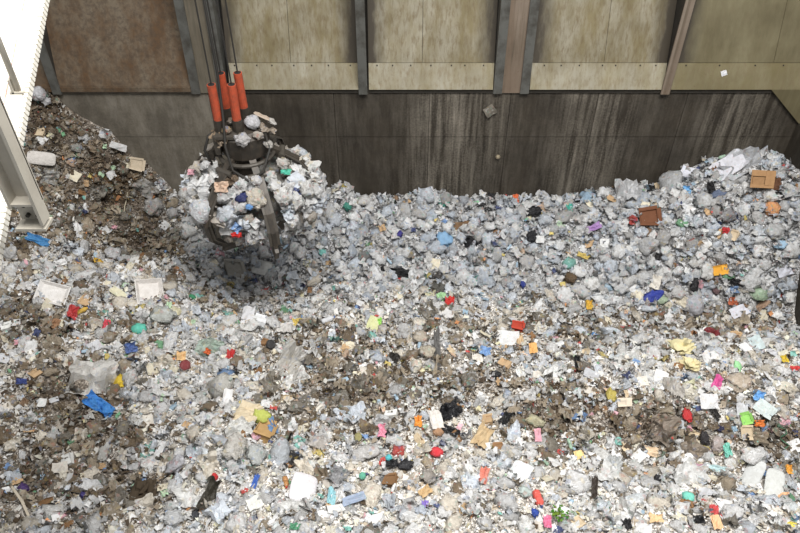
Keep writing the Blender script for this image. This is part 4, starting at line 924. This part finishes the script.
def colours(n, dr, re, clean, dirty, rear, bright, pb):
    c = np.array(clean)[rng.integers(0, len(clean), n)].astype(float)
    dm = rng.random(n) < dr * 1.3; c[dm] = np.array(dirty)[rng.integers(0, len(dirty), dm.sum())]
    rm = re > rng.random(n); c[rm] = np.array(rear)[rng.integers(0, len(rear), rm.sum())]
    bm = rng.random(n) < pb; c[bm] = np.array(bright)[rng.integers(0, len(bright), bm.sum())]
    return lin(np.clip(c * rng.uniform(.88, 1.08, (n, 1)), 0, 240)) * (1 - .5 * np.clip(dr - .6, 0, .5) / .5)[:, None]  # heavy dirt darkened further: wet waste, plus shade painted onto the left heap
bc = [c for _, c in BAGCOL]; dc = [c for _, c in DIRTY]; rc = [c for _, c in REAR]; br = [c for _, c in BRIGHT]
NIND = nT
x, y, z, nn, u, v, d = ground_samples(26000); dr = dirt_shade_at(u, v); re = rear_at(u, v)
keep = []
for i in range(len(x)):
    if nT > 4300: break
    f = i / len(x); acc = .95 if re[i] > .5 else .58 * (1 - .9 * dr[i])
    if rng.random() > acc: continue
    r = (.24 - .15 * f) * rng.uniform(.8, 1.25) * (1.15 if re[i] > .5 else .95); p = np.array([x[i], y[i], z[i]])
    if free(p, r, .66): T[nT] = (*p, r); nT += 1; keep.append((i, r))
ki = np.array([q[0] for q in keep]); kr = np.array([q[1] for q in keep])
S = np.stack([2 * kr * rng.uniform(.8, 1.25, len(kr)), 2 * kr * rng.uniform(.8, 1.25, len(kr)), 2 * kr * rng.uniform(.7, 1.1, len(kr))], -1)
P = np.stack([x, y, z], -1)[ki] + nn[ki] * (kr * .22)[:, None]
P[:, 1] = np.minimum(P[:, 1], YW - .02 - kr * 1.15); P[:, 0] = np.clip(P[:, 0], XL + .02 + kr * 1.4, XR - .02 - kr * 1.15)
batch('packed_bags', LOW, P, rots(nn[ki], .35), S, colours(len(ki), dr[ki], re[ki], bc, dc, rc, br, .03), M['bag_stuff'], 'countless smaller crumpled bags packed between the larger ones', 'bags', True)
print('MADE', made, 'stuff bags', len(ki))

SCR = []
for s in range(10):
    r = np.random.default_rng(300 + s); h = r.uniform(-.3, .3, 6)
    pv = np.array([(-.5, -.5, h[0]), (0, -.5, h[1]), (.5, -.5, h[2]), (-.5, .5, h[3]), (0, .5, h[4]), (.5, .5, h[5])]) + r.uniform(-.14, .14, (6, 3)); SCR.append((pv, np.array([(0, 1, 4), (0, 4, 3), (1, 2, 5), (1, 5, 4)])))
SW = [(235, 235, 235)] * 5 + [(222, 216, 206), (216, 214, 210), (212, 204, 194), (190, 176, 156), (230, 226, 210)]
SD = [(146, 130, 110), (118, 102, 82), (96, 82, 66), (164, 150, 132), (110, 94, 76), (196, 188, 176), (222, 220, 214), (80, 68, 56), (88, 76, 60)]
SR = [(196, 198, 202), (168, 172, 176), (220, 220, 222), (140, 140, 142)]
def scraps(name, n, smin, smax, label, pb, acc):
    x, y, z, nn, u, v, d = ground_samples(n); dr = dirt_shade_at(u, v); re = rear_at(u, v)
    k = (rng.random(len(x)) < acc(dr, re)) & clear_of(np.stack([x, y, z], -1), taken, .8); x, y, z, nn, dr, re = x[k], y[k], z[k], nn[k], dr[k], re[k]
    m = len(x); s = smin + (smax - smin) * rng.random(m) ** 2.2
    S = np.stack([s * rng.uniform(.6, 1.5, m), s * rng.uniform(.5, 1.1, m), s], -1)
    P = np.stack([x, y, z], -1) + nn * rng.uniform(0.0, .11, m)[:, None]; P[:, 1] = np.minimum(P[:, 1], YW - .07); P[:, 0] = np.minimum(P[:, 0], XR - .07)
    return batch(name, SCR, P, rots(nn, .55), S, colours(m, dr, re, SW, SD, SR, br, pb), M['scrap'], label, 'scraps')
FS = []
for s_ in range(8):
    fv, ff = sheet_shape(400 + s_, 5, 5, .55, .35); FS.append((np.array(fv), np.array(ff)))
x, y, z, nn, u, v, d = ground_samples(24000); dr = dirt_shade_at(u, v); re = rear_at(u, v)
k = (rng.random(len(x)) < np.where(re > .5, .85, .75 - .25 * dr)) & clear_of(np.stack([x, y, z], -1), T[:NIND], .9); x, y, z, nn, dr, re = x[k], y[k], z[k], nn[k], dr[k], re[k]; m = len(x)
sz = .10 + .22 * rng.random(m) ** 1.6
P = np.stack([x, y, z], -1) + nn * rng.uniform(.02, .14, m)[:, None] + nn * (re * rng.uniform(0, .14, m))[:, None]; P[:, 1] = np.minimum(P[:, 1], YW - .2); P[:, 0] = np.clip(P[:, 0], XL + .3, XR - .3)
batch('torn_films', FS, P, rots(nn, .4), np.stack([sz * rng.uniform(.8, 1.4, m), sz, sz], -1), colours(m, dr * .8, re, bc, dc + [(120, 106, 88)], rc, br, .03), M['bag_stuff'], 'countless crumpled shreds of thin pale plastic film lying between the bags', 'film', True)
scraps('loose_scraps', 150000, .03, .15, 'countless loose scraps of paper and plastic strewn over the heap', .055, lambda d, r: np.where(r > .5, .55, 1.0))
scraps('crushed_fines', 130000, .015, .05, 'countless tiny crushed fragments dusted over the heap', .04, lambda d, r: np.where(r > .5, .15, 1.0))

# ------------------------------------------------------------------ grapple
GY0 = 16.0
gp = at_y(243, 128, GY0)                          # middle of the grapple head
G = empty('grapple', gp); tag(G, 'dark steel orange-peel grapple with orange rope sleeves and a full load', 'grapple')
def GP(name, mb, mat, parent=G, smooth=False): return mb.build(name, M[mat], parent, smooth)
def ring(r, z): return [(r * math.cos(a * math.pi / 8), r * math.sin(a * math.pi / 8), z) for a in range(16)]
def drum(mb, prof):
    k = len(mb.v)
    for r, z in prof: mb.v += ring(r, z)
    for i in range(len(prof) - 1): mb.f += [(k + i * 16 + j, k + i * 16 + (j + 1) % 16, k + i * 16 + 16 + (j + 1) % 16, k + i * 16 + 16 + j) for j in range(16)]
    mb.f += [tuple(k + j for j in range(16))[::-1], tuple(k + (len(prof) - 1) * 16 + j for j in range(16))]; return mb
hd = GP('head', drum(MB(), [(.46, -.75), (.62, -.62), (.66, -.30), (.66, -.05), (.50, .08), (.25, .12)]), 'grapple')
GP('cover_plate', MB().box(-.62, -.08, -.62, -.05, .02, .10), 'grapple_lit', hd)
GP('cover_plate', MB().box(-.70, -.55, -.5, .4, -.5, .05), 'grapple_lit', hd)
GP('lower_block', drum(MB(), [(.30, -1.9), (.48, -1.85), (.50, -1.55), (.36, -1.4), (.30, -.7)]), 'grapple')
GP('collar_ring', MB().tube([(.72 * math.cos(a), .72 * math.sin(a), -.72) for a in np.linspace(0, 6.283, 25)], .06, 8), 'grapple_lit')
SL = [(-.52, -.28), (-.43, .34), (-.05, -.28), (.02, .34)]
for sx, sy in SL:
    tx, ty = random.uniform(-.02, .02), random.uniform(-.02, .02)
    sl = GP('rope_sleeve', MB().tube([(sx, sy, .34), (sx + tx * .5, sy + ty * .5, .8), (sx + tx, sy + ty, 1.38)], [.115, .11, .11], 14, True), 'orange')
    GP('sleeve_mouth', MB().tube([(sx + tx, sy + ty, 1.38), (sx + tx, sy + ty, 1.388)], [.088, .088], 14), 'hole', sl)  # black disc painted in for the dark inside of the sleeve
    GP('rope', MB().tube([(sx + tx, sy + ty, 1.0), (sx * .9, sy * .9, 14.5)], .022, 6), 'rope')
    GP('rope_socket', MB().tube([(sx, sy, .0), (sx, sy, .42)], [.15, .13], 10), 'grapple')
GP('hose', MB().tube([(-.36, .1, 14.5), (-.37, -.1, 1.6), (-.36, -.38, .5), (-.34, -.75, -.1), (-.22, -.92, -.7), (.15, -.98, -.98), (.55, -.85, -.8), (.72, -.5, -.35), (.6, -.2, 0)], .035, 8), 'rope', G, True)
GP('hose', MB().tube([(-.55, -.1, .05), (-.85, -.3, -.05), (-.98, -.45, -.4), (-.85, -.5, -.8)], .04, 8), 'rope', G, True)
CZ, RX, RY, RZ = -2.0, 1.80, 1.55, 1.22          # load ellipsoid relative to the head
def load_r(az):   # outward bulge between the tines
    return 1.0
AZ = [-66, -121, 4, 176, 62, 118]
for k, a in enumerate(AZ):
    ar = math.radians(a); c, s = math.cos(ar), math.sin(ar); R_ = 1 / math.sqrt((c / RX) ** 2 + (s / RY) ** 2)
    prof = [(.50, -.55), (.92, -.78), (1.34, -1.06), (R_ * .92, -1.5), (R_ * .98, -2.0), (R_ * .92, -2.5), (R_ * .70, -2.95), (R_ * .45, -3.2)]
    if a == -121: prof = [(.50, -.6), (.92, -.85), (1.28, -1.2), (R_ * 1.02, -1.55), (R_ * 1.15, -2.0), (R_ * 1.12, -2.5), (R_ * .9, -2.9), (R_ * .5, -3.15)]
    if a in (-66,): prof = [(.50, -.62), (.90, -.95), (1.28, -1.3), (R_ * 1.02, -1.7), (R_ * 1.16, -2.15), (R_ * 1.17, -2.6), (R_ * 1.04, -2.95)]
    pts = [(r * c, r * s, z) for r, z in prof]; n = len(pts)
    t = GP('tine', MB().bar(pts, list(np.linspace(.14, .20, n)), list(np.linspace(.18, .10, n)), (-s, c, 0)), 'grapple')
    tt = [(p[0] * 1.02, p[1] * 1.02, p[2] + .04) for p in pts[1:-1]]
    for off in (-.085, .085):
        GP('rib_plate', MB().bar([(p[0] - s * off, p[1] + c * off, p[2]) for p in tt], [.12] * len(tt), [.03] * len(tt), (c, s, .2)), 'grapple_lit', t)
    e0, e1 = Vector(pts[-2]), Vector(pts[-1]); dd = (e1 - e0).normalized()
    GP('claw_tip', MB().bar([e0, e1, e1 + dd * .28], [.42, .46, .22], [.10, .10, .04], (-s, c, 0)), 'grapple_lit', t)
    GP('pivot_pin', MB().tube([(pts[1][0] - s * .24, pts[1][1] + c * .24, pts[1][2]), (pts[1][0] + s * .24, pts[1][1] - c * .24, pts[1][2])], .09, 10), 'grapple_lit', t)
    cy = GP('push_rod', MB().tube([(.45 * c, .45 * s, -1.6), (R_ * .80 * c, R_ * .80 * s, -1.35)], .06, 8), 'grapple_lit', G)
# the load: dark packed core plus each bag held in the claws
cv, cf = bag_shape(4, 501, .5); cv = cv * np.array([2 * RX * .86, 2 * RY * .86, 2 * RZ * 1.15]); cv[:, 2] += CZ
cv += np.array(gp)
core = link(big_mesh('packed_load', cv, cf, np.tile(lin((150, 147, 142)), (len(cf), 1)), M['bag_stuff'], True)); tag(core, 'packed rubbish core clenched inside the grapple claws', 'rubbish', None, 'stuff')
GL = [(243, 198, 13, 11, 'pbag', (42, 48, 92), 'navy blue bag held in the front of the grapple load'), (207, 210, 26, 27, 'round', (212, 214, 218), 'large round white bag at the lower left of the grapple load'),
      (283, 174, 10, 7, 'psheet', (90, 190, 165), 'mint green scrap on the right side of the grapple load'), (225, 188, 15, 10, 'card', (196, 170, 150), 'pinkish tan card in the front of the grapple load'),
      (239, 231, 10, 5, 'psheet', (205, 52, 48), 'red wrapper at the bottom of the grapple load'), (250, 206, 8, 7, 'pbag', (98, 140, 190), 'small blue bag under the navy bag in the grapple load'),
      (254, 119, 17, 16, 'round', (196, 196, 200), 'pale round bag lying on top of the grapple head'), (246, 136, 19, 16, 'bag', (186, 184, 184), 'grey-white bag lying on the front of the grapple head'), (262, 108, 16, 9, 'paper', (188, 172, 156), 'beige crumpled sheet on the back of the grapple head'),
      (266, 124, 16, 10, 'film', (150, 138, 124), 'brownish film hanging from the right of the grapple head'), (254, 155, 12, 11, 'round', (214, 212, 212), 'small white bag under the grapple head ring'), (238, 118, 14, 11, 'bag', (150, 140, 128), 'brownish bag wedged between the orange rope sleeves'),
      (228, 137, 13, 10, 'film', (150, 134, 116), 'brown film hanging on the left front of the grapple head'), (266, 138, 12, 10, 'bag', (178, 174, 168), 'dusty bag on the right shoulder of the grapple head'),
      (210, 128, 15, 12, 'card', (128, 112, 94), 'brown cardboard lying on the left of the grapple head'), (258, 130, 13, 10, 'bag', (176, 168, 158), 'beige bag between the pale round bag and the tines'), (226, 126, 12, 9, 'bag', (140, 126, 110), 'muddy bag at the foot of the orange sleeves'),
      (270, 115, 14, 9, 'bag', (196, 192, 186), 'off-white bag at the back right of the grapple head'), (205, 145, 15, 12, 'bag', (208, 208, 208), 'white bag on the left shoulder under the grapple head'), (280, 145, 16, 13, 'bag', (196, 192, 186), 'grey-white bag on the right shoulder under the grapple head'),
      (235, 148, 14, 10, 'film', (120, 104, 88), 'brown film under the front of the grapple head')]
gc = gp + Vector((0, 0, CZ)); gx_sel = []
def on_load(u, v, k=1.0):        # where the view ray meets the load
    d = Vector(ray(u, v)); o_ = Vector((0, 0, CAMZ)) - gc; A = Vector((d.x / (RX * k), d.y / (RY * k), d.z / (RZ * k))); B = Vector((o_.x / (RX * k), o_.y / (RY * k), o_.z / (RZ * k)))
    a, b, c_ = A.dot(A), 2 * A.dot(B), B.dot(B) - 1; q = b * b - 4 * a * c_
    if q < 0: return None
    t = (-b - math.sqrt(q)) / (2 * a); return Vector((0, 0, CAMZ)) + d * t, t
GT = []
def hold(u, v, w_, h_, kind, col, label, ang=0, grp=None, p=None, t=None, nn=None):
    nrmk = p
    if p is None:
        if v < 165:
            rel = {119: (.30, -.15, .22), 136: (.10, -.60, .0), 108: (.46, .25, .16), 124: (.62, -.1, -.02), 155: (.36, -.95, -1.0), 118: (-.2, -.05, .2), 137: (-.42, -.55, -.1), 138: (.66, -.35, -.3), 128: (-.62, -.3, .02), 130: (.45, -.45, .02), 126: (-.3, -.42, .16), 115: (.66, .3, -.02), 145: ((-1.0, -.55, -.82) if u < 240 else (1.0, -.5, -.78)), 148: (-.25, -.95, -1.0)}[v]
            p = gp + Vector(rel); t = project(*p)[2]; nn = (Vector((rel[0], rel[1], 1.0))).normalized()
        else:
            r = on_load(u, v, 1.0) or on_load(u, v, 1.12) or (at_y(u, v, GY0), GY0 / ray(u, v)[1]); p, t = r
    if nn is None: nn = ((p - gc).normalized() + Vector((0, -.3, .4))).normalized()
    s = t / F_PX; sx, sy = w_ * s, h_ * s
    o = make(kind, p + nn * (.22 if (nrmk is None and v > 165) else .05), basis(nn, -math.radians(ang)), sx, sy, lin(col), neck=False); tag(o, label, CAT[kind], grp); GT.append((*p, max(sx, sy) / 2)); return o
for q in GL: hold(*q, grp='rubbish held by the grapple')
glm = [(q[0], q[1], s) for q, s in zip(GL, ('navy bag', 'large round white bag', 'mint green scrap', 'pinkish tan card', 'red wrapper', 'small blue bag'))]
GU = np.array([[a, b] for a, b, _ in glm], float); nmade = 0
fib = [(math.acos(1 - 2 * (i + .5) / 900), math.pi * (1 + 5 ** .5) * i) for i in range(900)]; random.Random(3).shuffle(fib)
for th, ph in fib:
    if nmade >= 190: break
    nrm = Vector((math.sin(th) * math.cos(ph), math.sin(th) * math.sin(ph), math.cos(th)))
    if nrm.z > .80 or nrm.z < -.93: continue
    j = random.uniform(.94, 1.08)
    p = gc + Vector((nrm.x * RX, nrm.y * RY, nrm.z * RZ)) * j; r = random.uniform(.17, .33)
    az = math.degrees(math.atan2(nrm.y, nrm.x)); dz = min(abs((az - a + 180) % 360 - 180) for a in AZ[:2])
    if dz < 10.5: continue
    if any((p - Vector(g[:3])).length < .46 * (g[3] + r) for g in GT): continue
    u, v, d = project(p.x, p.y, p.z); kind = random.choices(['bag', 'film', 'paper', 'psheet', 'pbag'], [6, 5, 3, 1.2, .3])[0]
    facing = (Vector((0, 0, CAMZ)) - p).dot(nrm) > 0
    if not facing: continue
    if kind in ('psheet', 'pbag'): cn, col = random.choice(BRIGHT); r *= .5
    else:
        cn, col = random.choice(BAGCOL + [('white', (226, 226, 226)), ('dusty', (186, 178, 168)), ('smoky', (178, 177, 176))]); col = tuple(.93 * q_ for q_ in col)
    if kind == 'paper': r *= .7
    noun = {'bag': 'crumpled bag', 'film': 'torn film', 'paper': 'paper sheet', 'psheet': 'plastic wrapper', 'pbag': 'plastic bag'}[kind]
    lab = None
    for k in np.argsort(((GU - (u, v)) ** 2).sum(1)):
        du, dv = u - GU[k, 0], v - GU[k, 1]; dd = ('right of' if du > 0 else 'left of') if abs(du) > abs(dv) else ('below' if dv > 0 else 'above')
        s_ = f"{cn} {noun} {dd} the {glm[k][2]} in the grapple load"
        if s_ not in used_labels: lab = s_; used_labels.add(s_); break
    if lab is None: continue
    hold(u, v, 2 * r / d * F_PX * random.uniform(.85, 1.2), 2 * r / d * F_PX, kind, col, lab, random.uniform(0, 180), 'rubbish held by the grapple', p, d, (nrm + Vector((random.uniform(-.3, .3), random.uniform(-.3, .3), .2))).normalized()); nmade += 1
print('grapple load', nmade)

# bits stuck on the back wall and plates
for (u, v, s, kind, col, lab) in ((490, 111, 11, 'paper', (120, 114, 104), 'grey paper scrap stuck on the wall below the pink-brown pier'), (498, 157, 5, 'ball', (150, 138, 115), 'tan lump stuck on the dark back wall')):
    p = at_y(u, v, YW - .08); o = make(kind, p, basis((0, -1, .2), .6), s * .032, s * .03, lin(col), 1); tag(o, lab, CAT[kind])
for (u, v, s, lab) in ((602, 51, 4, 'small white scrap stuck on the pale beige chute'), (724, 73, 5, 'small white scrap stuck low on the olive-beige chute'), (296, 49, 3, 'tiny white scrap stuck on the chute behind the sleeves')):
    z = at_y(u, v, YW).z; y_ = YW - .10 + (z - ZLIP) * LEAN; p = at_y(u, v, y_ - .02)
    o = make('paper', p, basis((0, -1, .3), .4), s * .034, s * .034, lin((232, 232, 236)), 2); tag(o, lab, 'paper')

# ------------------------------------------------------------------ cream crane girder at the upper left
XG = -4.0
A1 = at_x(54, -45, XG); A2 = at_x(-16, 335, XG)
g = empty('crane_girder', A2); tag(g, 'cream painted sloping crane girder with ribbed edge at upper left', 'girder')
D = (A1 - A2).normalized(); UPV = Vector((1, 0, 0)).cross(D).normalized(); UPV = UPV if UPV.z > 0 else -UPV
L = (A1 - A2).length; s_at = 8.0 / 700
def gbar(name, x0, x1, u0, u1, mat, parent=g, l0=0.0, l1=None):
    l1 = L if l1 is None else l1; v = []
    for l_ in (l0, l1):
        for (xx, uu) in ((x0, u0), (x1, u0), (x1, u1), (x0, u1)): v.append(tuple(Vector((xx, 0, 0)) + UPV * uu + D * l_))
    f = [(0, 1, 2, 3), (7, 6, 5, 4), (0, 4, 5, 1), (1, 5, 6, 2), (2, 6, 7, 3), (3, 7, 4, 0)]
    return obj(name, v, f, M[mat], parent)
gbar('deck_plate', -2.4, -.17, -.10, -.02, 'cream')
gbar('edge_flange', -.17, -.055, -.09, .02, 'cream')
gbar('paint_line', -.178, -.168, -.02, .012, 'redline')
gbar('paint_line', -.255, -.247, -.021, -.012, 'redline')
gbar('web', -.50, -.46, -.30, -.10, 'cream_grey')
gbar('ribbed_bed', -.055, -.012, -.075, .0, 'cream')
rb = MB(); k = 0
nr = int(L / .06)
for i in range(nr):
    l0 = i * L / nr
    v = []
    for l_ in (l0, l0 + .72 * L / nr):
        for (xx, uu) in ((-.052, -.08), (.0, -.08), (.0, .012), (-.052, .012)): v.append(tuple(Vector((xx, 0, 0)) + UPV * uu + D * l_))
    rb.add(v, [(0, 1, 2, 3), (7, 6, 5, 4), (0, 4, 5, 1), (1, 5, 6, 2), (2, 6, 7, 3), (3, 7, 4, 0)])
tag(rb.build('edge_ribs', M['cream'], g), kind='stuff')
# handrail post standing on the girder
rd = Vector(ray(19, 92)); hb = Vector((0, 0, CAMZ)) + rd * ((A2 - Vector((0, 0, CAMZ))).dot(UPV) / rd.dot(UPV)); post = empty('handrail_post', hb); tag(post, 'slim cream handrail post bolted to the girder', 'post')
MB().tube([(0, 0, 0), (0, 0, 1.5)], .034, 10).build('tube', M['cream_grey'], post, True)
MB().box(-.07, .07, -.05, .05, -.03, .02).build('base_plate', M['cream_grey'], post)
MB().box(-.05, -.03, -.05, .05, .0, .16).build('gusset', M['cream_grey'], post)
# hanging channel with end bracket
XC = -3.55
cb = at_x(36, 214, XC); ch = empty('hanger_channel', cb); tag(ch, 'weathered cream steel channel hanging below the girder with bolted bracket', 'channel')
H = 2.4
MB().box(-.13, .13, -.015, .015, .18, H).build('web', M['cream_grey'], ch)
MB().box(.10, .13, -.16, .0, -.02, H).build('flange', M['cream_grey'], ch)
MB().box(-.13, -.105, -.16, .0, .18, H).build('flange', M['cream_grey'], ch)
br_ = MB().prism([(-.13, -.15, .2), (.10, -.15, .2), (.10, .03, .2), (-.13, .03, .2)], [(-.13, -.15, .225), (.10, -.15, .225), (.10, .03, .225), (-.13, .03, .225)]).build('stiffener', M['cream_grey'], ch)
bp = MB().box(-.16, .10, .0, .03, -.06, .2).build('bracket_plate', M['cream_grey'], ch)
MB().box(-.16, .13, -.16, .03, -.09, -.06).build('end_plate', M['cream_grey'], ch)
for bx in (-.07, .03):
    for bz in (.0, .12): MB().tube([(bx, -.035, bz), (bx, .005, bz)], .022, 6).build('bolt', M['dark'], bp)
bpy.context.view_layer.update()
